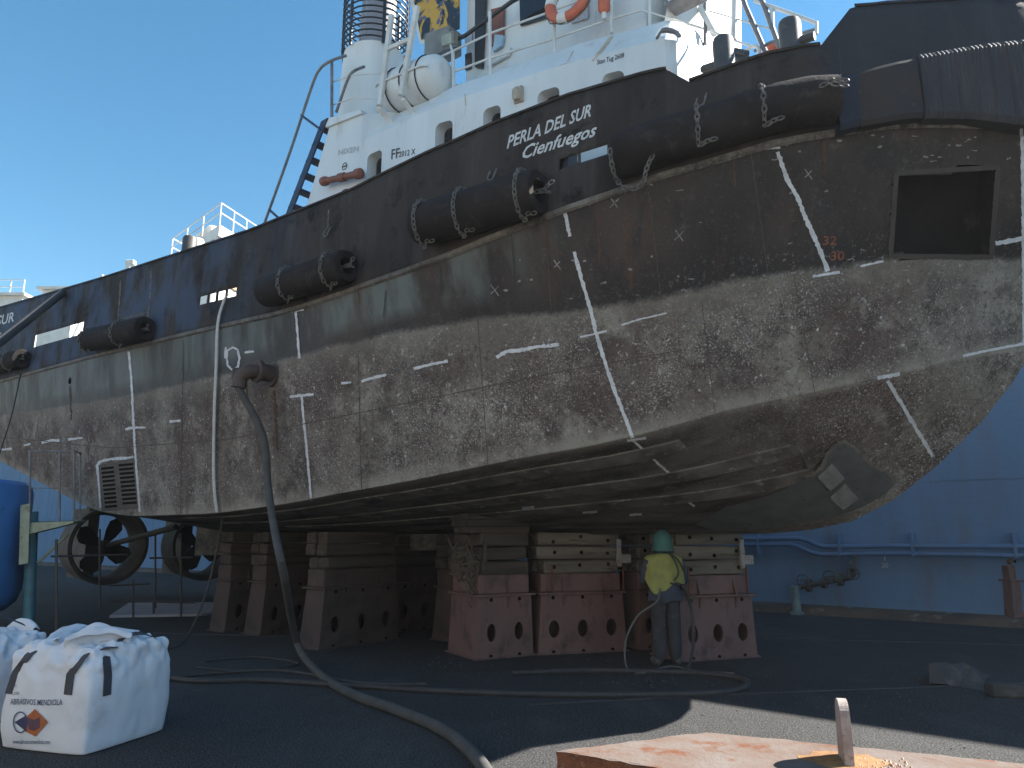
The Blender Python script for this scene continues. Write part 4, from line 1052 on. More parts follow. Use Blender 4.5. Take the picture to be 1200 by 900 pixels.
# bitts and bollards
bitm = mat('worn_bollard_paint', (.05, .048, .048), (.075, .07, .066), 5, .55, c=(.15, .13, .11), cscale=9, clo=.6)
for x, y0, y1, bars in ((847, 46, 84, ((822, 82), (846, 74))), (925, 26, 60, ((926, 52), (955, 42)))):
    a, b = P(x, y1, 2.0), P(x, y0, 2.0); r = .128
    m = MB(); m._lathe(Vector((b.x, b.y, a.z - .9)), Vector((0, 0, 1)), [(0, r), (b.z - a.z + .86, r), (b.z - a.z + .9, r * .9), (b.z - a.z + .9, .01)], 20); bo = m.build('mooring_bitt', bitm, ship, sm=True)
    m = MB(); c0, c1 = P(*bars[0], 2.0), P(*bars[1], 2.0); m.tube([c0, c0.lerp(c1, .1), c1], [.035, .052, .05], 12); m.build('cross_bar', bitm, bo, sm=True)
m = MB(); c = P(864, 62, 1.6); m.tube([P(850, 58, 1.6), P(876, 64, 1.6)], .05, 10); m.tube([P(850, 68, 1.6), P(880, 70, 1.6)], .04, 10); m.build('cross_bar', bitm, ship, sm=True)
a, b = P(221, 300, 3.3), P(221, 279, 3.3); m = MB(); m._lathe(Vector((a.x, a.y, a.z - 1)), Vector((0, 0, 1)), [(0, .14), (b.z - a.z + .96, .14), (b.z - a.z + 1, .12), (b.z - a.z + 1, .01)], 18); m.build('mooring_bitt', bitm, ship, sm=True)
a, b = P(230, 300, 2.8), P(229, 282, 2.8); m = MB(); m._lathe(Vector((a.x, a.y, a.z - 1)), Vector((0, 0, 1)), [(0, .14), (b.z - a.z + .96, .14), (b.z - a.z + 1, .12)], 18); m.build('mooring_bitt', whitebar, ship, sm=True)
# red extinguisher-like tube, rounded red cap and small wall lamps on the deckhouse side
a, b = P(378, 213, lambda s: 3.06), P(423, 203, lambda s: 3.02); axx = (b - a).normalized(); Lr = (b - a).length
m = MB(); m.lathe(a, axx, [(0, .075), (.06, .085), (.12, .075), (.14, .055), (Lr * .45, .055), (Lr * .46, .075), (Lr * .6, .075), (Lr * .61, .055), (Lr - .12, .06), (Lr - .1, .085), (Lr, .085), (Lr + .02, .05)], 14); m.build('fire_hose_tube', redbr, ship, sm=True)
c = P(406, 234, 3.0); m = MB(); m._lathe(c, Vector((0, -1, 0)), [(0, .18), (.05, .17), (.1, .1), (.11, .01)], 18); m.build('vent_cap', redbr, ship, sm=True)
for x, y in ((609, 115), (541, 104) if False else (610, 116),):
    pass
c = P(609, 112, yh); m = MB(); m._lathe(c + Vector((0, -.05, -.1)), Vector((0, 0, 1)), [(0, .05), (.04, .075), (.16, .075), (.2, .04)], 14); m.box(c + Vector((0, 0, .0)), (.14, .08, .24)); m.build('wall_lamp', mat('yellowed_lamp', (.42, .36, .27), (.3, .26, .2), 9, .4), ship, sm=True)
# lifebuoy and the orange light beside it
c = P(666, 0, lambda s: yr(s) + .06); t = empty('lifebuoy', SHIP @ c, A - math.pi / 2, 'orange and white lifebuoy hanging on the upper deck rail', 'lifebuoy')
axb = Vector((.12, -1, .1)).normalized(); xb = axb.orthogonal().normalized(); yb_ = axb.cross(xb)
m = MB(); m.torus((0, 0, 0), axb, .30, .082, 36, 12); m.build('ring', lifeor, t, sm=True)
for k in range(4):
    m = MB(); pts = []
    for j in range(6):
        an = R(90 * k + 20 + j * 5); pts.append((xb * math.cos(an) + yb_ * math.sin(an)) * .30)
    m.tube(pts, .088, 12); m.build('white_band', whitebar, t, sm=True)
m = MB(); pts = [(xb * math.cos(R(q * 30)) + yb_ * math.sin(R(q * 30))) * (.39 if q % 3 else .41) for q in range(12)]; m.tube(pts, .01, 5, closed=True); m.build('grab_line', rope, t)
c = P(708, 4, lambda s: yr(s) + .05); t = empty('lifebuoy_light', SHIP @ c, A - math.pi / 2, 'small orange lifebuoy light hanging right of the lifebuoy', 'light')
m = MB(); m._lathe(Vector((0, 0, -.16)), Vector((0, 0, 1)), [(0, .045), (.06, .085), (.3, .085), (.34, .04), (.42, .035)], 16); m.build('float', lifeor, t, sm=True)
m = MB(); m._lathe(Vector((0, 0, -.26)), Vector((0, 0, 1)), [(0, .03), (.1, .04)], 10); m.build('lamp', whitebar, t, sm=True)
m = MB(); a, b = P(655, 195, lambda s: yk(s) - .2), P(675, 190, lambda s: yk(s) - .2); m.box((a + b) / 2, ((b - a).length, .25, .5)); m.build('slot_backing', blackm, ship)  # black box added behind the first freeing port to darken it

# ------------------------------------------------------------------ unseen near-side wall behind the viewer, added to bounce light onto the tug
m = MB(); wy = 17.5
m.hexa([W(-60, wy, 0), W(40, wy, 0), W(40, wy + 3, 0), W(-60, wy + 3, 0), W(-60, wy, 9.3), W(40, wy, 9.3), W(40, wy + 3, 9.3), W(-60, wy + 3, 9.3)])
o = m.build('near_bounce_wall', mat('pale_bounce_paint', (0.31, 0.30, 0.285), (0.27, 0.26, 0.25), 1.0, .7)); props(o, 'unseen pale wall behind the viewer, added to bounce sunlight onto the tug', 'dock wall')

# ------------------------------------------------------------------ writing and chalk marks on the tug
def mark(pts, w, name='chalk_line', mt=chalk, **k):
    k.setdefault('off', .014 if name == 'plate_seam' else .006)
    m = ribbon_on(HB, pts, w, **k)
    if m.f: return m.build(name, mt, ship, inv=SHIPI)
m = text_on(HB, 'PERLA DEL SUR', (594, 175), (14.4, -5.6), (2.6, -21), .015, shear=.12, bold=.022); m.build('name_lettering', letterm, ship, inv=SHIPI)
m = text_on(HB, 'Cienfuegos', (610, 188), (19.4, -6.2), (4.5, -22.5), .015, shear=.2, bold=.018); m.build('name_lettering', letterm, ship, inv=SHIPI)
m = text_on(HB, 'PERLA DEL SUR', (-62, 398), (11.5, -3.1), (1.6, -16.5), .015, shear=.1, bold=.012); m.build('name_lettering', letterm, ship, inv=SHIPI)
m = text_on(HB, 'Cienfuegos', (-58, 411), (13.2, -3.0), (1.6, -17), .015, shear=.15, bold=.012); m.build('name_lettering', letterm, ship, inv=SHIPI)
for body, o_, u, v, mt, nm, sh in (('FF', (458, 187), (11.5, -2.4), (.6, -16.5), letterblk, 'mark_lettering', .0), ('2012 X', (467.5, 184.5), (6.4, -1.3), (.6, -9.5), letterblk, 'mark_lettering', .0), ('Stan Tug 2608', (699.5, 76), (5.5, -1.5), (.4, -8), letterblk, 'type_lettering', 0), ('NIXEN', (396, 182), (8.2, -1.6), (.5, -9), mat('grey_raised_lettering', (.42, .43, .44), (.34, .35, .36), 20, .5, bump=0), 'maker_lettering', 0)):
    m = text_on(DH, body, o_, u, v, .006, shear=sh, bold=.012)
    if m.f: m.build(nm, mt, ship, inv=SHIPI)
m = MB(); c = cast(DH, 404, 195, .005)
if c is not None:
    m.torus(c, Vector((SX[0], SX[1], 0)), .06, .008, 16, 4); m.box(c, (.09, .01, .02), A - math.pi / 2); m.build('round_emblem', letterblk, ship, inv=SHIPI)
rsm = mat('rust_streak_paint', (.46, .33, .2), (.55, .47, .37), 12, .7, bump=0)
for pts, w in (([(717, 42), (708, 56), (694, 72)], 1.8), ([(718, 43), (712, 52), (703, 63)], 1.5), ([(714, 45), (704, 58), (698, 66)], 1.2), ([(672, 60), (664, 74)], 1.0), ([(545, 110), (546, 124)], 1.0)):
    m = ribbon_on(DH, pts, w, .005, .3, 2)
    if m.f: m.build('rust_streak', rsm, ship, inv=SHIPI)
for body, o_ in (('32', (963, 287)), ('30', (972, 305))):
    m = text_on(HB, body, o_, (17, -.2), (1.5, -15), .006, bold=.01)
    if m.f: m.build('draft_number', orangemark, ship, inv=SHIPI)
T_ = [
 ([(656, 219), (661, 243), (668, 277)], 4), ([(649, 250), (670, 243), (691, 238)], 4),
 ([(673, 295), (681, 325), (692, 362), (699, 392), (711, 430), (722, 463), (735, 495), (741, 513)], 4.2),
 ([(735, 516), (757, 513)], 2.6), ([(741, 515), (765, 537), (786, 556)], 2.8), ([(798, 581), (814, 593)], 2.6), ([(680, 395), (711, 388)], 2.4),
 ([(893, 174), (914, 172)], 4), ([(911, 178), (917, 195), (922, 210), (934, 230), (943, 254), (957, 284), (970, 318)], 5), ([(952, 324), (984, 319)], 3),
 ([(1028, 443), (1054, 438)], 4), ([(1040, 446), (1062, 483), (1093, 535)], 4.5),
 ([(1161, 286), (1200, 279)], 5), ([(1197, 150), (1198, 200), (1199, 300), (1200, 402)], 4),
 ([(1128, 417), (1165, 409), (1203, 402)], 3), ([(1008, 312), (1035, 306)], 2.5),
 ([(582, 419), (593, 412), (612, 410), (632, 406), (655, 404)], 4), ([(485, 432), (505, 427), (525, 423)], 3.2), ([(424, 447), (440, 442), (453, 439)], 3.2), ([(400, 449), (412, 448)], 2.6),
 ([(728, 381), (750, 374), (781, 367)], 1.8),
 ([(337, 366), (356, 362)], 3), ([(347, 366), (349, 390), (351, 420)], 2.6),
 ([(340, 465), (368, 462)], 2.8), ([(354, 465), (357, 500), (361, 540), (365, 586)], 2.6),
 ([(151, 412), (154, 440), (156, 480), (158, 520), (161, 560), (164, 600)], 2.6), ([(147, 503), (158, 501), (171, 501)], 2.6),
 ([(115, 545), (117, 541), (130, 538), (157, 536)], 3), ([(114, 544), (116, 565), (118, 595)], 2.4),
 ([(199, 494), (212, 493)], 2.5), ([(49, 519), (60, 516), (70, 516)], 2.6), ([(80, 515), (97, 513)], 2.6), ([(28, 522), (36, 520)], 2.4), ([(0, 527), (14, 526)], 2.6), ([(265, 407), (264, 420)], 2.2), ([(287, 413), (298, 412)], 2.4),
 ([(266, 419), (267, 411), (273, 407), (279, 410), (281, 420), (279, 430), (273, 434), (267, 428), (266, 419)], 2.4),
 ([(506, 594), (522, 593)], 3), ([(557, 593), (568, 592)], 3), ([(612, 595), (626, 594)], 3), ([(683, 600), (700, 599)], 3), ([(738, 603), (752, 602)], 2.6),
]
for pts, w in T_: mark(pts, w)
# small scratched crosses and old scrapes on the topsides
for x, y in ((720, 238), (796, 276), (653, 310), (643, 402), (917, 334), (947, 204), (580, 340), (878, 398), (1010, 350)):
    for dx, dy in ((5, 7), (-5, 5)):
        a = rnd.uniform(.6, 1.1); mark([(x - dx * a, y - dy * a), (x + dx * a, y + dy * a)], 1.1, 'scratch_mark', chalkthin)
for i in range(70):
    x, y = rnd.uniform(560, 1190), rnd.uniform(165, 430)
    if rnd.random() < .5: y = rnd.gauss(328, 12)
    L = rnd.uniform(2, 9); mark([(x, y), (x + L, y - L * rnd.uniform(-.2, .4))], rnd.uniform(.8, 2.2), 'scrape_mark', chalkthin, jit=.6)
for i in range(24):
    x, y = rnd.uniform(900, 1180), rnd.uniform(158, 190); L = rnd.uniform(2, 7); mark([(x, y), (x + L, y - L * rnd.uniform(-.1, .3))], rnd.uniform(.8, 2), 'scrape_mark', chalkthin, jit=.6)
# bare plate at the forefoot with square anodes
m = patch_on(HB, [(815, 612), (850, 592), (905, 577), (948, 558), (963, 545), (968, 530), (976, 521), (988, 515), (1000, 522), (1012, 533), (1022, 545), (1034, 549), (1044, 556), (1048, 565), (1036, 577), (1012, 591), (985, 601), (940, 611), (880, 619), (840, 620)], .03)
m.build('bare_plate', steelgrey, ship, sm=True, inv=SHIPI)
ribbon_on(HB, [(948, 556), (963, 545), (968, 530), (976, 521), (988, 515), (1000, 522), (1012, 533), (1022, 545), (1034, 549), (1044, 556), (1048, 565)], 4, .034, .4).build('paint_edge', mat('paint_edge', (.2, .18, .15), (.12, .105, .09), 9, .9), ship, sm=True, inv=SHIPI)
anm = mat('zinc_anode', (0.23, 0.23, 0.225), (0.16, 0.155, 0.15), 9, .7, c=(.09, .08, .07), cscale=14, bump=.5)
for q in ([(958, 556), (974, 541), (987, 556), (972, 570)], [(973, 580), (989, 564), (1003, 580), (987, 592)], [(938, 529), (951, 519), (961, 532), (946, 546)]):
    m = MB(); lo_ = [cast(HB, *p, 0.0) for p in q]; hi_ = [cast(HB, *p, .075) for p in q]; m.hexa(lo_ + hi_); m.build('hull_anode', anm if q[0][0] > 940 else strk, ship, inv=SHIPI)
# sea chest grating with two columns of slots
gm = mat('grating_plate', (.11, .095, .08), (.08, .065, .055), 5, .8, bump=.4)
m = patch_on(HB, [(116, 545), (158, 538), (163, 596), (120, 599)], .012); gp = m.build('sea_chest_grating', gm, ship, inv=SHIPI)
for ci, (xa, xb, ya, yb2) in enumerate(((119.5, 134, 548, 545), (140, 157, 544, 540))):
    for k in range(10):
        y0 = ya + k * 4.95; q = [(xa + k * .5, y0), (xb + k * .45, y0 - 1.6 + k * .05), (xb + k * .45, y0 + 1.1 + k * .05), (xa + k * .5, y0 + 2.7)]
        m = MB(); m.hexa([cast(HB, *p, .008) for p in q] + [cast(HB, *p, .016) for p in q]); m.build('grating_slot', darkhole, gp, inv=SHIPI)
    m = MB()
    for q0 in ((xa, xb),): m = ribbon_on(HB, [(xa, ya - 3), (xb + 1, yb2 - 3)], 1.4, .016, .1)
    m.build('grating_rib', gm, gp, inv=SHIPI)
for x, y in ((82, 446), (289, 441)):
    c = cast(HB, x, y, .004); m = MB(); m._lathe(c, Vector((SX[0], SX[1], 0)), [(-.01, .075), (.004, .075)], 14); m.build('drain_opening', darkhole, ship, inv=SHIPI)
# gate in the bulwark: two worn vertical seams and the lower edge
seamm = mat('worn_seam', (.16, .12, .1), (.03, .028, .028), 14, .8, bump=0)
for pts, w in (([(142, 329), (141, 350), (139, 372)], 1.6), ([(178, 318), (177, 345), (174, 372)], 1.8), ([(145, 374), (160, 370), (174, 366)], 2), ([(24, 370), (23, 400)], 1.4), ([(386, 246), (385, 268)], 1.6)):
    mark(pts, w, 'plate_seam', seamm)
for pts in ([(453, 340), (450, 372)], [(515, 305), (518, 345)], [(985, 90), (983, 60)], [(600, 275), (604, 330)], [(838, 230), (842, 330)]):
    mark(pts, 1.1, 'plate_seam', mat('dark_seam', (.025, .023, .022)) if 'dark_seam' not in bpy.data.materials else bpy.data.materials['dark_seam'])

seam2 = mat('faint_weld_seam', (.10, .085, .075), (.055, .048, .043), 18, .8, bump=.5)
for pts in ([(215, 400), (212, 602)], [(420, 412), (424, 575)], [(560, 372), (572, 545)], [(822, 352), (838, 485)], [(930, 322), (955, 462)], [(640, 262), (646, 365)], [(760, 225), (775, 352)], [(880, 180), (900, 322)]):
    mark(pts, .8, 'weld_seam', seam2)
for pts in ([(0, 512), (133, 525), (267, 515), (400, 488), (527, 462), (660, 435), (800, 410)],): mark(pts, 1.0, 'weld_seam', seam2)
runm = mat('rust_run', (.10, .052, .03), (.06, .036, .026), 14, .9)
for x, y, L, w in ((82, 452, 40, 3), (289, 447, 30, 3), (322, 458, 70, 5), (505, 300, 30, 3), (640, 262, 34, 3), (420, 330, 26, 3), (700, 248, 60, 4), (735, 250, 90, 6), (760, 240, 50, 3), (965, 165, 40, 4), (860, 190, 30, 3)):
    mark([(x, y), (x + L * .05, y + L)], w * .7, 'rust_run', runm, jit=.5)
# ------------------------------------------------------------------ hoses, strap and lines that hang from the tug
def hose(name, pts, r, mt, label, cat, k=6, n=8, grp=None):
    m = MB(); m.tube(spline(pts, k), r, n); o = m.build(name, mt, sm=True); props(o, label, cat, grp); return o
c0 = cast(HB, 318, 438, .0); ax = Vector((SX[0], SX[1], 0)).normalized()
t = empty('discharge_hose', c0, 0, 'thick grey hose hanging from a rusty coupling on the hull and running across the floor', 'hose')
inv = Matrix.Translation(-c0); cpm = mat('rusty_coupling', (.085, .06, .052), (.06, .042, .038), 5, .7, bump=.4)
m = MB(); m.lathe(c0 - ax * .05, ax, [(0, .2), (.07, .2), (.07, .13), (.26, .13), (.26, .17), (.31, .17)], 18)
e = c0 + ax * .3; elb = spline([e - ax * .1, e + Vector((-.06, -.02, -.02)), D(308, 447, 12.0) * 0 + e + Vector((-.17, .0, -.10)), e + Vector((-.2, .0, -.26))], 5)
m.tube(elb, .105, 12); m.build('coupling', cpm, t, sm=True, inv=inv)
m = MB(); m.bbox(c0 + ax * .2 + Vector((-.35, .12, -.02)), (.2, .1, .2), .03); m.build('bracket', cpm, t, inv=inv)
st_ = elb[-1]; dz = st_.y
pts = [st_, D(308, 510, dz - .05), D(314, 570, dz - .2), D(322, 622, dz - .7), D(332, 670, dz - 1.2), G(348, 752, .25), G(372, 787, .06), G(410, 812, .05), G(465, 832, .05), G(515, 853, .05), G(548, 877, .05), G(572, 908, .05), G(590, 960, .05)]
m = MB(); m.tube(spline(pts, 6), .052, 12); m.build('hose', hosegrey, t, sm=True, inv=inv)
hose('blast_hose', [G(170, 790, .03), G(230, 798, .03), G(300, 797, .03), G(400, 803, .03), G(520, 810, .03), G(640, 814, .03), G(760, 814, .03), G(840, 812, .03), G(874, 804, .03), G(868, 795, .03), G(820, 789, .03), G(760, 787, .03), G(680, 786, .03), G(600, 789, .03)], .036, hosem, 'black hose looping over the floor in front of the worker', 'hose')
hose('air_hose', [G(180, 797, .02), G(240, 790, .02), G(330, 786, .02), G(420, 800, .02), G(500, 802, .02)], .022, hosem, 'thin black hose lying beside the thicker one near the white bag', 'hose')
hose('power_cable', [G(240, 775, .015), G(300, 770, .015), G(350, 778, .015), G(290, 786, .015), G(230, 782, .015)], .014, hosem, 'thin dark cable coiled on the floor under the hanging grey hose', 'cable')
cA = cast(HB, 261, 606, .02); hose('air_line', [cA, D(253, 650, cA.y + .1), D(240, 700, cA.y + .1), G(215, 752, .04), G(180, 764, .03), G(120, 768, .03)], .02, hosem, 'thin black line hanging below the white strap to the floor', 'hose')
pts = [SHIP @ P(*p, lambda s: yk(s) + .06) if p[1] < 380 else cast(HB, *p, .05) for p in ((277, 341), (268, 346), (263, 352), (259, 380), (257, 430), (255, 480), (254, 540), (255, 575), (258, 600))]
m = MB(); w_ = Vector((FX[0], FX[1], 0)) * .038; o_ = Vector((SX[0], SX[1], 0)) * .012; pr = None
for p in spline(pts, 5):
    cur = [p - w_, p + w_, p + w_ + o_, p - w_ + o_]
    if pr: m.hexa([pr[0], pr[1], pr[2], pr[3], cur[0], cur[1], cur[2], cur[3]])
    pr = cur
o = m.build('hanging_strap', mat('white_webbing', (.52, .52, .5), (.42, .42, .4), 12, .9)); props(o, 'white strap hanging down the hull from the small bulwark openings', 'strap')
a = cast(HB, 76, 343, .03); hose('suction_hose', [a, a.lerp(D(-10, 408, a.y - 2.5), .5), D(-10, 408, a.y - 2.5), D(-60, 440, a.y - 4), D(-120, 520, a.y - 5), G(-150, 760, .09), G(-200, 770, .09)], .09, hosem, 'thick black hose slanting down from the bulwark at the left edge', 'hose', 4, 10)
a = cast(HB, 27, 438, .05); hose('thin_rope', [a, D(14, 485, a.y - .6), D(0, 530, a.y - 1.2), D(-30, 620, a.y - 1.8), G(-60, 745, .015)], .014, hosem, 'thin dark rope hanging from the leftmost fender', 'rope')

# ------------------------------------------------------------------ white bulk bags of abrasive
def bulk_bag(loc, ang, w, h, label, seed):
    rr = random.Random(seed)
    t = empty('bulk_bag', loc, ang, label, 'bulk bag', 'white bulk bags of abrasive')
    n = 30; V = {}; vs = []; fs = []
    from mathutils import noise as nz
    def pt(a, b, c):   # a, b, c in -1..1 on the cube surface
        x, y, z = a, b, c
        bul = .045 * (1 - z * z * .6)
        px = x * .5 * w * (1 + bul * (1 - y * y)); py = y * .5 * w * (1 + bul * (1 - x * x))
        k = 1.0 - .15 * max(0, z) ** 3 - .03 * max(0, -z) ** 8; px *= k; py *= k
        cr = .05 * (max(abs(x), abs(y)) ** 6) * (min(abs(x), abs(y)) ** 6); px *= 1 - cr; py *= 1 - cr
        pz = (z + 1) / 2 * h
        if z > .75: pz += .05 * (1 - x * x) * (1 - y * y) * (z - .75) * 4
        q = Vector((px * 3.2 + seed, py * 3.2, pz * 3.2))
        d = nz.noise(q) * .020 + nz.noise(q * 2.7) * .006 + abs(nz.noise(Vector((q.x * 3.2, q.y * 3.2, q.z * .9)))) * .010
        if z > .3: d += (nz.noise(q * 3.4 + Vector((3, 1, 2))) * .06 + (abs(nz.noise(q * 6)) - .2) * .06) * min(1, (z - .3) / .55)
        nn = Vector((x ** 3, y ** 3, z ** 3)).normalized()
        return Vector((px, py, max(.004, pz))) + nn * d * (0 if z < -.98 else 1)
    def key(a, b, c): return (round(a, 4), round(b, 4), round(c, 4))
    def vi(a, b, c):
        k = key(a, b, c)
        if k not in V: V[k] = len(vs); vs.append(pt(a, b, c))
        return V[k]
    g = [-1 + 2 * i / n for i in range(n + 1)]
    for i in range(n):
        for j in range(n):
            a0, a1, b0, b1 = g[i], g[i + 1], g[j], g[j + 1]
            for f in (lambda a, b: (a, b, 1), lambda a, b: (a, b, -1), lambda a, b: (1, a, b), lambda a, b: (-1, a, b), lambda a, b: (a, 1, b), lambda a, b: (a, -1, b)):
                fs.append((vi(*f(a0, b0)), vi(*f(a1, b0)), vi(*f(a1, b1)), vi(*f(a0, b1))))
    m = MB(); m.add(vs, fs); body = m.build('bag_body', bagw, t, sm='all')
    sd_ = body.modifiers.new('soft', 'SUBSURF'); sd_.levels = 1; sd_.render_levels = 1
    # crumpled skirt at the mouth: folded flaps standing up
    for k in range(7):
        a0 = rr.uniform(0, 6.28); r0 = rr.uniform(.12, .34) * w; L = rr.uniform(.16, .34); m = MB(); nx, ny = 9, 6; pv = []
        ca, sa = math.cos(a0), math.sin(a0); hh = rr.uniform(.07, .24)
        for j in range(ny):
            for i in range(nx):
                u = i / (nx - 1) - .5; v = j / (ny - 1)
                q = Vector((u * 5 + k * 3, v * 4, seed))
                x = r0 + v * .10 + nz.noise(q) * .06; y = u * 2 * L; z = h - .03 + hh * math.sin(v * 2.4) * (1 - 1.6 * u * u) + nz.noise(q * 1.7) * .045
                pv.append(Vector((ca * x - sa * y, sa * x + ca * y, z)))
        m.add(pv, [(j * nx + i, j * nx + i + 1, (j + 1) * nx + i + 1, (j + 1) * nx + i) for j in range(ny - 1) for i in range(nx - 1)])
        o = m.build('bag_skirt', bagw, t, sm='all'); md = o.modifiers.new('cloth', 'SOLIDIFY'); md.thickness = .006; s2 = o.modifiers.new('soft', 'SUBSURF'); s2.levels = s2.render_levels = 1
    return t, body
def strap_flat(m, pts, w, wd, th=.007):
    """a webbing strap: pts along it, wd = width direction"""
    pr = None
    for i, p in enumerate(pts):
        a = pts[max(0, i - 1)]; b = pts[min(len(pts) - 1, i + 1)]; t = (b - a).normalized(); n = t.cross(wd).normalized(); v = wd.normalized() * w / 2
        cur = [p - v - n * th / 2, p + v - n * th / 2, p + v + n * th / 2, p - v + n * th / 2]
        if pr: m.hexa([pr[0], pr[1], pr[2], pr[3], cur[0], cur[1], cur[2], cur[3]])
        pr = cur
bw_ = .93
gc = G(97, 888); ang = math.radians(72.5); e1 = Vector((math.cos(ang), math.sin(ang), 0)); e2 = Vector((-math.sin(ang), math.cos(ang), 0))
cen = gc + (e1 + e2) * bw_ / 2
bag, bagb = bulk_bag(cen, ang, bw_, .80, 'white bulk bag with printed lettering, nearest on the floor at the left', 3)
bag2, bagb2 = bulk_bag(G(-40, 862) + Vector((-.45, .70, 0)), R(66), .93, .74, 'crumpled white bulk bag standing behind the printed one', 11)
bpy.context.view_layer.update()
BB = bvh_of([(bagb.evaluated_get(bpy.context.evaluated_depsgraph_get()), bag.matrix_world)])
BI = bag.matrix_world.inverted()
for (px, sgn) in (([(11, 813), (19, 788), (34, 768)], 0), ([(80, 814), (83, 790), (96, 771)], 0), ([(125, 815), (126, 792), (124, 771)], 1)):
    w3 = [cast(BB, *p, .006) for p in polyline_px(px, 3)]; w3 = [BI @ p for p in w3 if p]
    if len(w3) < 2: continue
    wd = Vector((0, 1, 0)) if sgn == 0 else Vector((1, 0, 0))
    if sgn == 0: wd = Vector((0, 1, 0))
    top = w3[-1]; inn = Vector((.12, 0, 0)) if sgn == 0 else Vector((0, .12, 0))
    # the loop runs up and back over the mouth of the bag
    ex = spline([top, top + inn * .5 + Vector((0, 0, .035)), top + inn * 1.6 + Vector((0, 0, .06)) + wd * .10 * (1 if px[0][0] < 50 else -1) * (0 if sgn else 1), top + inn * 2.8 + Vector((0, 0, .02))], 4)
    m = MB(); strap_flat(m, w3 + ex[1:], .078, wd if sgn == 0 else Vector((1, 0, 0))); m.build('lifting_strap', strapm, bag, sm=False)
for x0, y0, z0, sg in ((.28, .30, .79, 1), (.05, -.38, .80, -1)):
    m = MB(); pts = spline([Vector((x0 - .2, y0, z0)), Vector((x0 - .1, y0 + .03, z0 + .06)), Vector((x0 + .06, y0, z0 + .07)), Vector((x0 + .2, y0 - .03, z0 + .01))], 4); strap_flat(m, pts, .05, Vector((0, 1, .4))); m.build('lifting_strap', strapm, bag)
bi2 = bag2
for x0, y0 in ((-.1, -.2), (.1, .2)):
    m = MB(); pts = spline([Vector((x0 - .3, y0, .82)), Vector((x0 - .1, y0 + .03, .93)), Vector((x0 + .1, y0, .95)), Vector((x0 + .35, y0 - .03, .84))], 4); strap_flat(m, pts, .05, Vector((0, 1, .4))); m.build('lifting_strap', strapm, bag2)
def bprint(m, name, mt):
    if m.f: m.build(name, mt, bag, inv=BI)
navyink = mat('dark_printing_ink', (.03, .035, .09), (.05, .055, .11), 18, .8, bump=0); orink = mat('orange_printing_ink', (.42, .12, .035), (.34, .1, .03), 9, .8, bump=0)
bprint(text_on(BB, 'ABRASIVOS MENDIOLA', (13, 825.5), (5.85, .05), (.3, -9.6), .009, bend=lambda x: .05 * math.sin(x * .7), bold=.003), 'printed_lettering', navyink)
bprint(text_on(BB, 'www.abrasivosmendiola.com', (16, 871), (3.7, .05), (.2, -7.5), .009, bold=.004), 'printed_lettering', navyink)
for k, (tx, y0) in enumerate((('BIG', 805), ('LOTE', 814))): bprint(text_on(BB, tx, (15.5, y0), (3.2, 0), (.2, -5), .009), 'printed_lettering', navyink)
bprint(patch_on(BB, [(32, 840), (42, 830.5), (57, 846), (42, 862.5), (32, 857)], .009, 3), 'printed_emblem', orink)
bprint(patch_on(BB, [(18, 846), (32, 838), (33, 858)], .009, 3), 'printed_emblem', navyink)
bprint(patch_on(BB, [(33, 840), (41, 843), (48, 840), (48, 852), (41, 856), (35, 854)], .011, 3), 'printed_emblem', mat('purple_printing_ink', (.085, .05, .085), (.12, .05, .06), 14, .8, bump=0))
el = [(25 + 8 * math.cos(a * math.pi / 9), 846 + 12 * math.sin(a * math.pi / 9)) for a in range(19)]
bprint(ribbon_on(BB, el, 1.3, .011, .1, 2), 'printed_emblem', navyink)

# ------------------------------------------------------------------ rusty slab with a lifting eye, close to the viewer
zs = .62
c = [G(652, 880, zs), G(827, 858, zs), G(1330, 908, zs), G(1250, 985, zs)]
slabm = mat('rusted_red_slab_paint', (.165, .140, .127), (.14, .095, .075), 3.2, .85, c=(.14, .055, .028), cscale=4.5, clo=.54, chi=.66, bump=.6, spec=.15)
slabs = mat('rust_edge', (.24, .085, .035), (.13, .05, .025), 9, .9, c=(.28, .2, .16), cscale=16, clo=.6, bump=.7, bdist=.02)
o0 = c[0]; t = empty('rusty_slab', (o0.x, o0.y, 0), 0, 'rusty red steel slab in the right foreground with a lifting eye', 'steel slab'); inv = Matrix.Translation(Vector((-o0.x, -o0.y, 0)))
poly = polyline_px([(p.x, p.y) for p in c] + [(c[0].x, c[0].y)], .06)[:-1]
def jag(p, z, a): return Vector((p[0] + rnd.uniform(-a, a), p[1] + rnd.uniform(-a, a), z + rnd.uniform(-a, a)))
n = len(poly); m = MB(); cenp = sum((Vector((p[0], p[1], zs)) for p in poly), Vector()) / n
tp = [jag(p, zs, .004) for p in poly]; tin = [Vector((p[0], p[1], zs + .004)).lerp(cenp, .035) for p in poly]
m.add(tp + tin, [(i, (i + 1) % n, n + (i + 1) % n, n + i) for i in range(n)]); m.add(tin, [tuple(range(n))]); m.build('top_plate', slabm, t, inv=inv)
m = MB(); a_ = [v - Vector((0, 0, .002)) for v in tp]; b_ = [jag(p, zs - .03, .004) for p in poly]; d_ = [Vector((p[0], p[1], 0)) for p in poly]
m.add(a_ + b_ + d_, [(i, (i + 1) % n, n + (i + 1) % n, n + i) for i in range(n)] + [(n + i, n + (i + 1) % n, 2 * n + (i + 1) % n, 2 * n + i) for i in range(n)]); m.build('side_plate', slabs, t, inv=inv)
e0 = G(992, 893, zs); dv = Vector((.25, .97, 0)).normalized(); th = Vector((.97, -.25, 0)) * .022
m = MB(); prof = []
R_ = .085; hh = .29
for k in range(13): a = math.pi * k / 12; prof.append((math.cos(a) * R_, hh - R_ + math.sin(a) * R_))
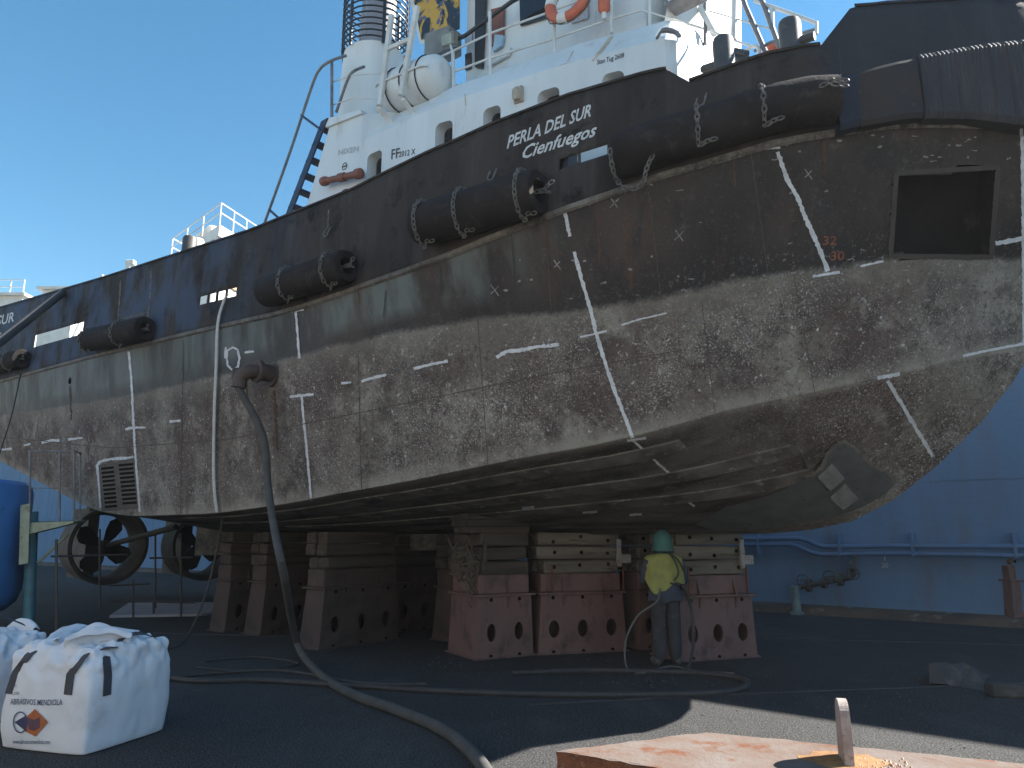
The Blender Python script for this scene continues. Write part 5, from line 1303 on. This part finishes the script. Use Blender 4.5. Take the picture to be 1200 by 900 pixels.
out = [(.10, 0.0)] + prof + [(-.10, 0.0)]; ho = [(.035 * math.cos(2 * math.pi * k / 16), hh - R_ + .035 * math.sin(2 * math.pi * k / 16)) for k in range(16)]
vs2 = [Vector(p) for p in out] + [Vector(p) for p in ho]
no = len(out); co, ed, fa, *_r = mg.delaunay_2d_cdt([Vector(p) for p in out], [], [list(range(no))], 1, 1e-5)
F3 = [e0 + dv * p.x + Vector((0, 0, p.y + .004)) for p in co]; k = len(co)
m.add([v - th for v in F3] + [v + th for v in F3], [list(f) for f in fa] + [[i + k for i in f][::-1] for f in fa])
for lst in (list(range(no)),):
    for i, a in enumerate(lst):
        if lst[0] == 0 and i == no - 1: continue
        b = lst[(i + 1) % len(lst)]; m.f.append([a, b, b + k, a + k])
m.build('lifting_eye', mat('rust_streaked_pale_steel', (.34, .29, .27), (.24, .18, .155), 12, .6, c=(.2, .08, .03), cscale=16, clo=.56, chi=.66, bump=.5), t, inv=inv)
m = MB(); wm = mat('yellow_rust_weld', (.30, .17, .06), (.22, .10, .04), 14, .8, c=(.2, .08, .03), cscale=22, clo=.55, bump=.8)
pp = []
for k in range(28):
    a = 2 * math.pi * k / 28; r = rnd.uniform(.85, 1.15); pp.append(e0 + dv * .16 * r * math.sin(a) + Vector((.97, -.25, 0)) * (.19 * r * math.cos(a) - .01) + Vector((0, 0, .006)))
m.add(pp + [e0 + Vector((0, 0, .016))], [(i, (i + 1) % 28, 28) for i in range(28)])
m.build('weld_spatter', wm, t, inv=inv)
m = MB()
for k in range(60):
    p = e0 + Vector((.97, -.25, 0)) * rnd.uniform(.03, .28) + dv * rnd.gauss(-.02, .05); s_ = rnd.uniform(.004, .012)
    m.add([p + Vector((s_, 0, .005)), p + Vector((0, s_, .005)), p + Vector((-s_, 0, .005)), p + Vector((0, -s_, .005)), p + Vector((0, 0, .006 + s_))], [(0, 1, 4), (1, 2, 4), (2, 3, 4), (3, 0, 4)])
m.build('rust_flakes', mat('pale_flakes', (.5, .42, .36), (.3, .14, .07), 30, .8), t, kind='stuff', inv=inv)

# ------------------------------------------------------------------ folded rubber sheet and beam on the floor at the right
t0 = G(1088, 803); t = empty('rubber_sheet', t0, 0, 'folded sheet of dark rubber dumped on the floor at the right', 'rubber sheet'); inv = Matrix.Translation(-t0)
rub2 = mat('dusty_black_sheet', (.036, .035, .035), (.06, .057, .054), 3, .85, c=(.1, .095, .09), cscale=6, clo=.55, bump=.4)
p = [G(1088, 806), G(1140, 812), G(1155, 818), G(1152, 800), G(1128, 793, .12), G(1090, 776, .14) , G(1130, 777, .22), G(1163, 794, .05), G(1160, 779, .24)]
d0 = t0.y
q = lambda x, y, dd=0: D(x, y, d0 + dd)
for nm, pts in (('sheet_fold', [q(1088, 779, .1), q(1130, 778, .15), q(1152, 796, -.1), q(1154, 817, -.35), q(1125, 806, -.1), q(1089, 800, 0)]), ('sheet_back', [q(1088, 779, .1), q(1130, 778, .15), q(1130, 795, .9), q(1089, 799, .8)]), ('sheet_flap', [q(1128, 775, .3), q(1161, 793, .2), q(1152, 800, .0), q(1140, 790, .05)]), ('sheet_base', [q(1087, 805, -.05), q(1128, 808, -.1), q(1126, 803, .4), q(1089, 800, .5)])):
    m = MB(); m.add(pts, [tuple(range(len(pts)))]); o = m.build(nm, rub2, t, inv=inv)
    bm = bmesh.new(); bm.from_mesh(o.data); bmesh.ops.triangulate(bm, faces=bm.faces); bmesh.ops.subdivide_edges(bm, edges=bm.edges, cuts=3, use_grid_fill=True)
    for v in bm.verts: v.co += Vector((rnd.gauss(0, .008), rnd.gauss(0, .008), rnd.gauss(0, .01)))
    bm.to_mesh(o.data); bm.free(); md = o.modifiers.new('thick', 'SOLIDIFY'); md.thickness = .014
a, b = G(1158, 808, .07), G(1300, 812, .07); m = MB(); v = (b - a); m.bbox((a + b) / 2, (v.length, .17, .14), .02, Matrix.Rotation(math.atan2(v.y, v.x), 3, 'Z')); o = m.build('timber_beam', rub2); props(o, 'dark squared beam lying beside the folded rubber sheet', 'beam')

# ------------------------------------------------------------------ blue tank, small platform and post at the left edge
zt0 = 13.0
a = G(33, 743); t = empty('access_platform', (a.x, a.y, 0), 0, 'small pale green platform with grey rails in front of the stern', 'platform'); inv = Matrix.Translation(Vector((-a.x, -a.y, 0))); dp = a.y
m = MB(); m.hexa([D(25, 628, dp - .3), D(86, 613, dp - .3), D(100, 611, dp + .7), D(40, 626, dp + .7), D(25, 613, dp - .3), D(86, 611, dp - .3), D(100, 609, dp + .7), D(40, 611, dp + .7)]); m.build('deck_plate', palegreen, t, inv=inv)
m = MB(); m.hexa([D(22, 662, dp - .35), D(33, 660, dp - .35), D(33, 660, dp - .2), D(22, 662, dp - .2), D(24, 592, dp - .35), D(35, 590, dp - .35), D(35, 590, dp - .2), D(24, 592, dp - .2)]); m.build('end_plate', palegreen, t, inv=inv)
for x, y1, dd in ((35, 612, -.28), (70, 612, -.28), (87, 611, .1), (94, 610, .6)):
    m = MB(); m.tube([D(x, y1, dp + dd), D(x, 529, dp + dd)], .018, 6); m.build('rail_post', greybar, t, inv=inv)
m = MB(); m.tube([D(33, 529, dp - .28), D(87, 528, dp - .28), D(95, 532, dp + .6)], .016, 6); m.build('hand_rail', greybar, t, inv=inv); m = MB(); m.tube([D(35, 572, dp - .28), D(87, 572, dp - .28)], .01, 6); m.build('hand_rail', greybar, t, inv=inv)
m = MB(); m.tube([a, D(38, 600, dp)], .1, 14); m.build('post', teal, t, sm=True, inv=inv)
m = MB(); m.tube([D(44, 660, dp), D(80, 626, dp + .3)], .03, 6); m.build('brace', palegreen, t, inv=inv)
tk0 = D(-80, 640, 13.9); hgt = (D(0, 560, 13.9).z - D(0, 720, 13.9).z)
t = empty('blue_tank', (tk0.x, tk0.y, 0), 0, 'big rounded bright blue tank cut by the left edge of the photo', 'tank')
zc0 = D(0, 640, 13.9).z; hz = hgt / 2; n = 40; vs = []; fs = []; prof = []
m = MB(); rr_ = abs(D(15, 640, 13.9).x - tk0.x)
m._lathe(Vector((0, 0, zc0 - hz)), Vector((0, 0, 1)), [(0, .01), (0, rr_ - .45), (.06, rr_ - .22), (.2, rr_ - .07), (.42, rr_), (2 * hz - .25, rr_), (2 * hz - .1, rr_ - .05), (2 * hz - .03, rr_ - .16), (2 * hz, rr_ - .4), (2 * hz, .01)], 36); m.build('tank_shell', bluetank, t, sm=True)
for k in range(4):
    an = R(45 + 90 * k); m = MB(); m.bbox((math.cos(an) * (rr_ - .5), math.sin(an) * (rr_ - .5), (zc0 - hz) / 2 + .02), (.14, .14, zc0 - hz + .03), .01); m.build('leg', greybar, t)
m = MB(); m.tube([Vector((rr_ * .3, -.3, zc0 + hz)), Vector((rr_ * .3, -.3, zc0 + hz + .1)), Vector((rr_ * .75, -.3, zc0 + hz + .1)), Vector((rr_ * .75, -.3, zc0 + hz))], .025, 6); m.build('grab_handle', blackm, t)
# scaffold tubes around the nozzles
sp = G(150, 724); t = empty('scaffold', (sp.x, sp.y, 0), 0, 'dark tubular scaffold standing round the propeller nozzles', 'scaffold'); inv = Matrix.Translation(Vector((-sp.x, -sp.y, 0)))
for x, y0, y1, dd in ((66, 745, 632, -3.5), (117, 692, 620, -2.2), (156, 724, 680, 0), (180, 722, 705, 0), (212, 724, 625, 0), (182, 690, 620, .5)):
    b_ = G(x, max(y0, 715)); m = MB(); m.tube([Vector((b_.x, b_.y, .01)), D(x, y1, b_.y)], .024, 6); m.build('standard_tube', mat('dark_scaffold_tube', (.05, .055, .06), (.08, .06, .05), 9, .6) if 'dark_scaffold_tube' not in bpy.data.materials else bpy.data.materials['dark_scaffold_tube'], t, inv=inv)
for pts in ([(128, 704), (228, 706)], [(176, 654), (226, 653)], [(60, 652), (150, 650)], [(128, 686), (175, 684)]):
    m = MB(); m.tube([D(*pts[0], sp.y - .2), D(*pts[1], sp.y - .2)], .024, 6); m.build('ledger_tube', bpy.data.materials['dark_scaffold_tube'], t, inv=inv)
# pale sheet added for the sunlit strip of floor beyond the stern
a, b = G(128, 724), G(235, 722); m = MB(); m.hexa([a, b, b + Vector((1.2, 3.2, 0)), a + Vector((-1.2, 3.2, 0)), a + Vector((0, 0, .05)), b + Vector((0, 0, .05)), b + Vector((1.2, 3.2, .05)), a + Vector((-1.2, 3.2, .05))]); o = m.build('lit_floor_sheet', mat('lit_floor_grey', (.42, .42, .46), (.34, .34, .38), 2, .7)); props(o, 'pale grey sheet standing in for sunlit floor beyond the propeller nozzles', 'plate')

# ------------------------------------------------------------------ cabins standing on the far dock wall, seen over the bulwark
cab = mat('warm_white_cabin', (.7, .68, .64), (.6, .57, .52), 2, .5); woodm = mat('orange_brown_boards', (.38, .22, .12), (.3, .17, .1), 3, .7, stretch=(.3, 1, 6))  # warm white for the cabins, brown for the boards
dpc = 39.0
def slabpx(m, xs, y0, y1, d0, d1, skew=0):
    """a level box seen as a band of pixels: near face at depth d0 from x0 to x1, far face at d1"""
    x0, x1 = xs; a0, a1 = D(x0, y1, d0), D(x1, y1 + skew, d1); zt_, zb_ = D(x0, y0, d0).z, D(x0, y1, d0).z
    return a0, a1, zb_, zt_
nl = D(203, 275, dpc); nc = D(257, 268, dpc - 4.5); nr = D(303, 273, dpc - 1.5); fb_ = nl + (nr - nc)
zt_ = D(257, 263, dpc - 4.5).z; zb_ = D(257, 276, dpc - 4.5).z
t = empty('control_platform', (nc.x, nc.y, 0), 0, 'white control platform with railing on the far dock wall, tallest one seen over the bulwark', 'platform'); inv = Matrix.Translation(Vector((-nc.x, -nc.y, 0)))
xy = lambda v, z: Vector((v.x, v.y, z))
m = MB(); m.hexa([xy(nl, zb_), xy(nc, zb_), xy(nr, zb_), xy(fb_, zb_), xy(nl, zt_), xy(nc, zt_), xy(nr, zt_), xy(fb_, zt_)]); m.build('platform_deck', cab, t, inv=inv)
zbot = 10.2
for f in (nl, nc.lerp(nl, .05), fb_, nr): m = MB(); m.tube([xy(f, zbot), xy(f, zb_)], .09, 8); m.build('leg', cab, t, inv=inv)
i1, i2, i3, i4 = nc.lerp(nl, .55), nc.lerp(nr, .1).lerp(nl, .08), nr.lerp(nl, .1), fb_.lerp(nc, .2)
m = MB(); m.hexa([xy(i1, zbot), xy(i2, zbot), xy(i3, zbot), xy(i4, zbot), xy(i1, zb_ - .01), xy(i2, zb_ - .01), xy(i3, zb_ - .01), xy(i4, zb_ - .01)]); m.build('cabin_wall', cab, t, inv=inv)
u_ = (i3 - i2)
for k in range(5):
    z = zb_ - .25 - k * .42; m = MB(); m.box(xy(i2 + u_ * .53, z) + Vector((u_.y, -u_.x, 0)).normalized() * .05, (u_.length * .9, .1, .34), math.atan2(u_.y, u_.x)); m.build('board', woodm, t, inv=inv)
hr = D(257, 238, dpc - 4.5).z - zt_
for A0, B0 in ((nl, nc), (nc, nr), (nr, fb_), (fb_, nl)):
    for hh_ in (1.0, .55):
        m = MB(); m.tube([xy(A0, zt_ + hr * hh_), xy(B0, zt_ + hr * hh_)], .035, 5); m.build('rail', whitebar, t, inv=inv)
    for k in range(3): m = MB(); p_ = A0.lerp(B0, k / 3); m.tube([xy(p_, zt_), xy(p_, zt_ + hr)], .04, 5); m.build('rail_post', whitebar, t, inv=inv)
m = MB(); p_ = nl.lerp(nc, .55); m.bbox(xy(p_, zt_ + .35) + Vector((.5, .4, 0)), (1.8, .8, .7), .1, Matrix.Rotation(math.atan2(nc.y - nl.y, nc.x - nl.x), 3, 'Z')); m.build('deck_box', cab, t, inv=inv)
def cabin(px, d, label, rails=True, dep=3.0):
    x0, x1, y0, y1 = px; a, b = D(x0, y1, d), D(x1, y1, d); zt_ = D(x0, y0, d).z
    t = empty('cabin', (a.x, a.y, 0), 0, label, 'cabin'); inv = Matrix.Translation(Vector((-a.x, -a.y, 0))); v = Vector((0, dep, 0)); 
    m = MB(); m.hexa([xy(a, 10.2), xy(b, 10.2), xy(b + v, 10.2), xy(a + v, 10.2), xy(a, zt_), xy(b, zt_), xy(b + v, zt_), xy(a + v, zt_)]); m.build('cabin_wall', cab, t, inv=inv)
    m = MB(); m.hexa([xy(a, zt_ + .002) + Vector((-.3, -.3, 0)), xy(b, zt_ + .002) + Vector((.3, -.3, 0)), xy(b + v, zt_ + .002) + Vector((.3, .3, 0)), xy(a + v, zt_ + .002) + Vector((-.3, .3, 0)), xy(a, zt_ + .2) + Vector((-.3, -.3, 0)), xy(b, zt_ + .2) + Vector((.3, -.3, 0)), xy(b + v, zt_ + .2) + Vector((.3, .3, 0)), xy(a + v, zt_ + .2) + Vector((-.3, .3, 0))]); m.build('roof', cab, t, inv=inv)
    if rails:
        for k in range(5): m = MB(); q_ = a.lerp(b, k / 4); m.tube([xy(q_, zt_ + .2), xy(q_, zt_ + 1.25)], .045, 5); m.build('rail_post', whitebar, t, inv=inv)
        for hh_ in (.72, 1.25): m = MB(); m.tube([xy(a, zt_ + hh_), xy(b, zt_ + hh_)], .04, 5); m.build('rail', whitebar, t, inv=inv)
    return t
cabin((-40, 23, 347, 372), 52, 'white cabin with railing on the far dock wall at the left edge')
cabin((46, 84, 340, 372), 50, 'low white cabin on the far dock wall, right of the railed one', False)
a = D(149, 330, 44); t = empty('lamp_mast', (a.x, a.y, 0), 0, 'short pale mast rising above the bulwark near the stern', 'mast')
m = MB(); m.bbox((0, 0, (10.2 + D(149, 306, 44).z) / 2), (.3, .3, D(149, 306, 44).z - 10.2), .04); m.build('mast', whitebar, t)
m = MB(); m.bbox((.1, 0, D(149, 308, 44).z), (.55, .4, .3), .04); m.build('lamp_head', whitebar, t)
a = D(119, 330, 46); t = empty('a_frame', (a.x, a.y, 0), 0, 'tiny pale triangular frame showing above the bulwark', 'frame'); zz = D(119, 322, 46).z
for sx in (-.35, .35): m = MB(); m.tube([Vector((sx * 8, 0, 10.2)), Vector((0, 0, zz))], .08, 6); m.build('leg', whitebar, t)

# ------------------------------------------------------------------ the worker with blasting hood and yellow cape
def skin_obj(name, vs, es, rs, mt, parent, lv=2, root=0):
    me = bpy.data.meshes.new(name); me.from_pydata([tuple(v) for v in vs], es, []); o = bpy.data.objects.new(name, me); COL.objects.link(o); o.parent = parent; me.materials.append(mt)
    bm = bmesh.new(); bm.from_mesh(me); ly = bm.verts.layers.skin.verify()
    for i, v in enumerate(bm.verts): r = rs[i]; v[ly].radius = r if isinstance(r, tuple) else (r, r); v[ly].use_root = (i == root)
    bm.to_mesh(me); bm.free()
    sk = o.modifiers.new('skin', 'SKIN'); sk.use_smooth_shade = True; sk.branch_smoothing = .3
    ss = o.modifiers.new('smooth', 'SUBSURF'); ss.levels = ss.render_levels = lv
    return o
wp = G(783, 779)
per = empty('person', wp, R(6), 'worker seen from behind in a teal blasting hood, yellow cape and dark trousers', 'person')
cover = mat('dark_work_clothes', (.040, .043, .052), (.028, .03, .037), 5, .9, c=(.08, .075, .068), cscale=9, clo=.58, bump=.5)
vs = [(0, 0, .97), (0, .0, 1.12), (0, .02, 1.3), (0, .02, 1.43), (0, .03, 1.52), (0, .035, 1.61), (0, .03, 1.72),
      (.12, .02, 1.42), (.205, .02, 1.38), (.285, .04, 1.13), (.25, .24, 1.05), (.225, .33, 1.04),
      (-.12, .02, 1.42), (-.205, .02, 1.38), (-.28, .07, 1.13), (-.13, .28, 1.07), (-.07, .35, 1.07),
      (.095, .0, .88), (.105, .03, .50), (.108, -.01, .15), (.115, .0, .055), (.125, .16, .04),
      (-.095, .0, .88), (-.105, .02, .50), (-.115, -.03, .15), (-.12, -.02, .055), (-.14, .14, .04)]
es = [(0, 1), (1, 2), (2, 3), (3, 4), (4, 5), (5, 6), (3, 7), (7, 8), (8, 9), (9, 10), (10, 11), (3, 12), (12, 13), (13, 14), (14, 15), (15, 16), (0, 17), (17, 18), (18, 19), (19, 20), (20, 21), (0, 22), (22, 23), (23, 24), (24, 25), (25, 26)]
rs = [(.155, .115), (.15, .11), (.165, .115), (.12, .09), .06, .085, .075, (.085, .08), .075, .056, .045, .036, (.085, .08), .075, .056, .045, .036, (.125, .115), .108, .098, .058, .045, (.125, .115), .108, .098, .058, .045]
skin_obj('body', vs, es, rs, cover, per)
# gloved hands, closed round the hose
glove = mat('dusty_leather_glove', (.15, .10, .07), (.1, .07, .05), 14, .85)
for sx, wv in ((1, Vector((.225, .335, 1.04))), (-1, Vector((-.07, .355, 1.07)))):
    pv = [wv, wv + Vector((-.02 * sx, .05, 0)), wv + Vector((-.035 * sx, .09, -.004))]; pe = [(0, 1), (1, 2)]; pr_ = [(.03, .026), (.04, .024), (.036, .02)]
    for k in range(4):
        b0 = len(pv); off = Vector((0, 0, .030 - .020 * k)); L = (.95, 1.06, 1.0, .8)[k]; fd = Vector((-.25 * sx, .95, 0)); c_ = Vector((-.9 * sx, .1, 0))
        q0 = pv[2] + off; pv += [q0 + fd * .012, q0 + fd * .036 * L + c_ * .010, q0 + fd * .044 * L + c_ * .036 * L, q0 + fd * .020 * L + c_ * .052 * L]
        pe += [(2, b0), (b0, b0 + 1), (b0 + 1, b0 + 2), (b0 + 2, b0 + 3)]; pr_ += [.0105, .0105, .0095, .0085]
    b0 = len(pv); pv += [wv + Vector((-.045 * sx, .05, .025)), wv + Vector((-.075 * sx, .085, .02)), wv + Vector((-.085 * sx, .115, .004))]; pe += [(1, b0), (b0, b0 + 1), (b0 + 1, b0 + 2)]; pr_ += [.013, .0115, .0095]
    skin_obj('glove', pv, pe, pr_, glove, per, 1)
hoodm = mat('teal_hood_cloth', (.055, .17, .155), (.04, .125, .12), 8, .8, c=(.1, .14, .13), cscale=14, clo=.6, bump=.3)
m = MB(); n = 28; prof = [(1.475, .115, .115), (1.50, .138, .14), (1.54, .146, .152), (1.60, .134, .155), (1.66, .130, .158), (1.71, .124, .146), (1.75, .106, .122), (1.785, .072, .082), (1.815, .02, .02)]
vv = []; ff = []
for z, rx, ry in prof:
    for k in range(n):
        a = 2 * math.pi * k / n; w_ = 1 + (.035 * math.sin(5 * a + z * 9) if z < 1.56 else .016 * math.sin(7 * a + z * 14) + .012 * math.sin(3 * a - z * 22)); vv.append((rx * w_ * math.cos(a), .03 + ry * w_ * math.sin(a), z))
for j in range(len(prof) - 1):
    for k in range(n): ff.append((j * n + k, j * n + (k + 1) % n, (j + 1) * n + (k + 1) % n, (j + 1) * n + k))
ff.append(tuple((len(prof) - 1) * n + k for k in range(n))); m.add(vv, ff); hd = m.build('hood', hoodm, per, sm='all')
jm = MB(); n = 30; vv = []; ff = []
for j, (z, rx, ry) in enumerate(((1.14, .2, .15), (1.04, .205, .16), (.95, .235, .18), (.86, .25, .19), (.84, .235, .175))):
    for k in range(n): a = 2 * math.pi * k / n; w_ = 1 + .03 * j * .4 * math.sin(6 * a + z * 7) + .012 * math.sin(11 * a + z * 20); vv.append((rx * w_ * math.cos(a), ry * w_ * math.sin(a), z + .012 * math.sin(4 * a)))
for j in range(4):
    for k in range(n): ff.append((j * n + k, j * n + (k + 1) % n, (j + 1) * n + (k + 1) % n, (j + 1) * n + k))
jm.add(vv, ff); jm.build('jacket_hem', mat('blue_grey_jacket', (.05, .058, .085), (.036, .042, .06), 6, .9, c=(.085, .085, .085), cscale=9), per, sm='all')
m = MB(); m.bbox((0, .178, 1.64), (.19, .03, .12), .012); m.build('visor', glass_dark, hd)
m = MB(); m.tube([(math.cos(2 * math.pi * k / 24) * .142, .03 + math.sin(2 * math.pi * k / 24) * .146, 1.505 + .004 * math.sin(k * 2)) for k in range(24)], .013, 6, closed=True); m.build('neck_strap', blackm, hd)
m = MB(); m.bbox((.152, .05, 1.60), (.012, .03, .16), .004); m.build('hood_trim', mat('yellow_trim', (.36, .36, .12), (.3, .3, .1), 10, .8), hd)
capm = mat('dusty_yellow_cape', (.30, .31, .085), (.235, .24, .075), 5, .85, c=(.15, .15, .075), cscale=8, clo=.56, chi=.8, bump=.4)
m = MB(); na, nz_ = 41, 13; pts = []
for j in range(nz_):
    v = j / (nz_ - 1)
    for i in range(na):
        th = R(-118 + 236 * i / (na - 1)); sx = math.sin(th)     # -1 left .. 1 right, 0 = back
        bot = float(np.interp(th, [R(-118), R(-75), R(-38), R(-12), R(22), R(45), R(75), R(118)], [1.24, 1.12, .94, .97, 1.115, 1.085, 1.08, 1.24]))
        z = 1.49 + (bot - 1.49) * v ** 1.25
        f = min(1, v / .28); rx = .085 + (.262 - .085) * math.sin(f * math.pi / 2) + .03 * v; ry = .09 + (.155 - .09) * math.sin(f * math.pi / 2) + .035 * v
        w_ = 1 + .028 * v * math.sin(th * 7 + 1.3) + .018 * v * math.sin(th * 13 + z * 5)
        pts.append((rx * w_ * sx, .02 - ry * w_ * math.cos(th), z - (.02 * abs(sx) if f >= 1 else 0)))
m.add(pts, [(j * na + i, j * na + i + 1, (j + 1) * na + i + 1, (j + 1) * na + i) for j in range(nz_ - 1) for i in range(na - 1)])
cp = m.build('cape', capm, per, sm='all'); md = cp.modifiers.new('cloth', 'SOLIDIFY'); md.thickness = .006; s2 = cp.modifiers.new('soft', 'SUBSURF'); s2.levels = s2.render_levels = 1
m = MB(); m.tube(spline([(.04, -.14, 1.5), (.10, -.205, 1.36), (.13, -.215, 1.22), (.06, -.225, 1.12)], 5), .012, 6); m.tube(spline([(.05, -.13, 1.5), (.16, -.175, 1.38), (.255, -.06, 1.24), (.27, .02, 1.10), (.2, -.1, 1.06), (.02, -.2, 1.09)], 5), .013, 6); m.build('air_line', hosem, per)
for sx in (1, -1):
    sh, el_, wr = Vector((.205 * sx, .02, 1.39)), Vector((.285 * sx if sx > 0 else -.28, .04 if sx > 0 else .07, 1.13)), (Vector((.25, .24, 1.05)) if sx > 0 else Vector((-.13, .28, 1.07)))
    m = MB(); ln = []; rd = []
    for k in range(17):
        f = k / 16; ln.append(sh.lerp(el_, f * 2) if f < .5 else el_.lerp(wr, f * 2 - 1)); rd.append((.082 - .026 * f) * (1 + .09 * math.sin(k * 2.3) + .05 * math.sin(k * 5.1)))
    m.tube(ln, rd, 14); m.build('sleeve', bpy.data.materials['blue_grey_jacket'], per, sm='all')
m = MB(); m.tube([(math.cos(2 * math.pi * k / 24) * .172, .0 + math.sin(2 * math.pi * k / 24) * .135, 1.04 + .012 * math.cos(4 * math.pi * k / 24)) for k in range(24)], .018, 6, closed=True); m.build('belt', blackm, per)
for sx in (1, -1):
    m = MB(); x0 = .13 * sx - (.012 if sx < 0 else 0); y0 = .0 if sx > 0 else -.02; m.bbox((x0 + .01 * sx, y0 + .07, .055), (.10, .29, .1), .035); m.build('boot', mat('dusty_boot', (.06, .056, .052), (.1, .095, .088), 8, .9) if 'dusty_boot' not in bpy.data.materials else bpy.data.materials['dusty_boot'], per, sm=True)
pw = per.matrix_basis
h1 = pw @ Vector((-.02, .42, 1.07)); h0 = pw @ Vector((.16, .42, 1.04))
m = MB(); tip = h1 + (h1 - h0).normalized() * .0 + Vector((-.02, .35, .28)); m.tube([h1, h1.lerp(tip, .5), tip], [.026, .026, .014], 10); o = m.build('blast_nozzle', blackm, sm=True); props(o, 'blasting nozzle held by the worker and pointed at the hull', 'nozzle')
hose('blast_hose', [h1, h0 + Vector((-.09, .02, -.01)), h0 + Vector((.02, -.02, -.03)), pw @ Vector((.30, .12, .98)), pw @ Vector((.12, -.12, .98)) * 0 + pw @ Vector((.31, -.1, .9)) * 0 + pw @ Vector((.34, -.06, .75)), pw @ Vector((.30, -.2, .3)), G(806, 783, .03), G(790, 786, .03), G(770, 785, .03)], .022, hosem, 'thin hose running from the hands of the worker to the floor', 'hose')
hose('air_hose', [pw @ Vector((-.12, -.17, 1.02)), pw @ Vector((-.2, -.24, .85)), D(747, 722, wp.y - .25), D(733, 752, wp.y - .3), G(735, 783, .02), G(752, 789, .02), G(785, 781, .02), G(815, 786, .02), G(860, 789, .02)], .013, mat('pale_thin_hose', (.12, .115, .11), (.09, .088, .085), 8, .7), 'thin pale hose looping from the back of the worker to the floor', 'hose')

# ------------------------------------------------------------------ thin dust haze over the dock
m = MB(); m.hexa([(-152, -72, -1), (102, -72, -1), (102, 142, -1), (-152, 142, -1), (-152, -72, 26), (102, -72, 26), (102, 142, 26), (-152, 142, 26)])
hm = bpy.data.materials.new('dust_haze'); hm.use_nodes = True; nt = hm.node_tree; nt.nodes.remove(nt.nodes['Principled BSDF'])
pv_ = nt.nodes.new('ShaderNodeVolumePrincipled'); pv_.inputs['Density'].default_value = .0006; pv_.inputs['Color'].default_value = (.9, .92, .95, 1); pv_.inputs['Anisotropy'].default_value = .25
nt.links.new(pv_.outputs[0], nt.nodes['Material Output'].inputs['Volume'])
m.build('haze', hm, kind='stuff')
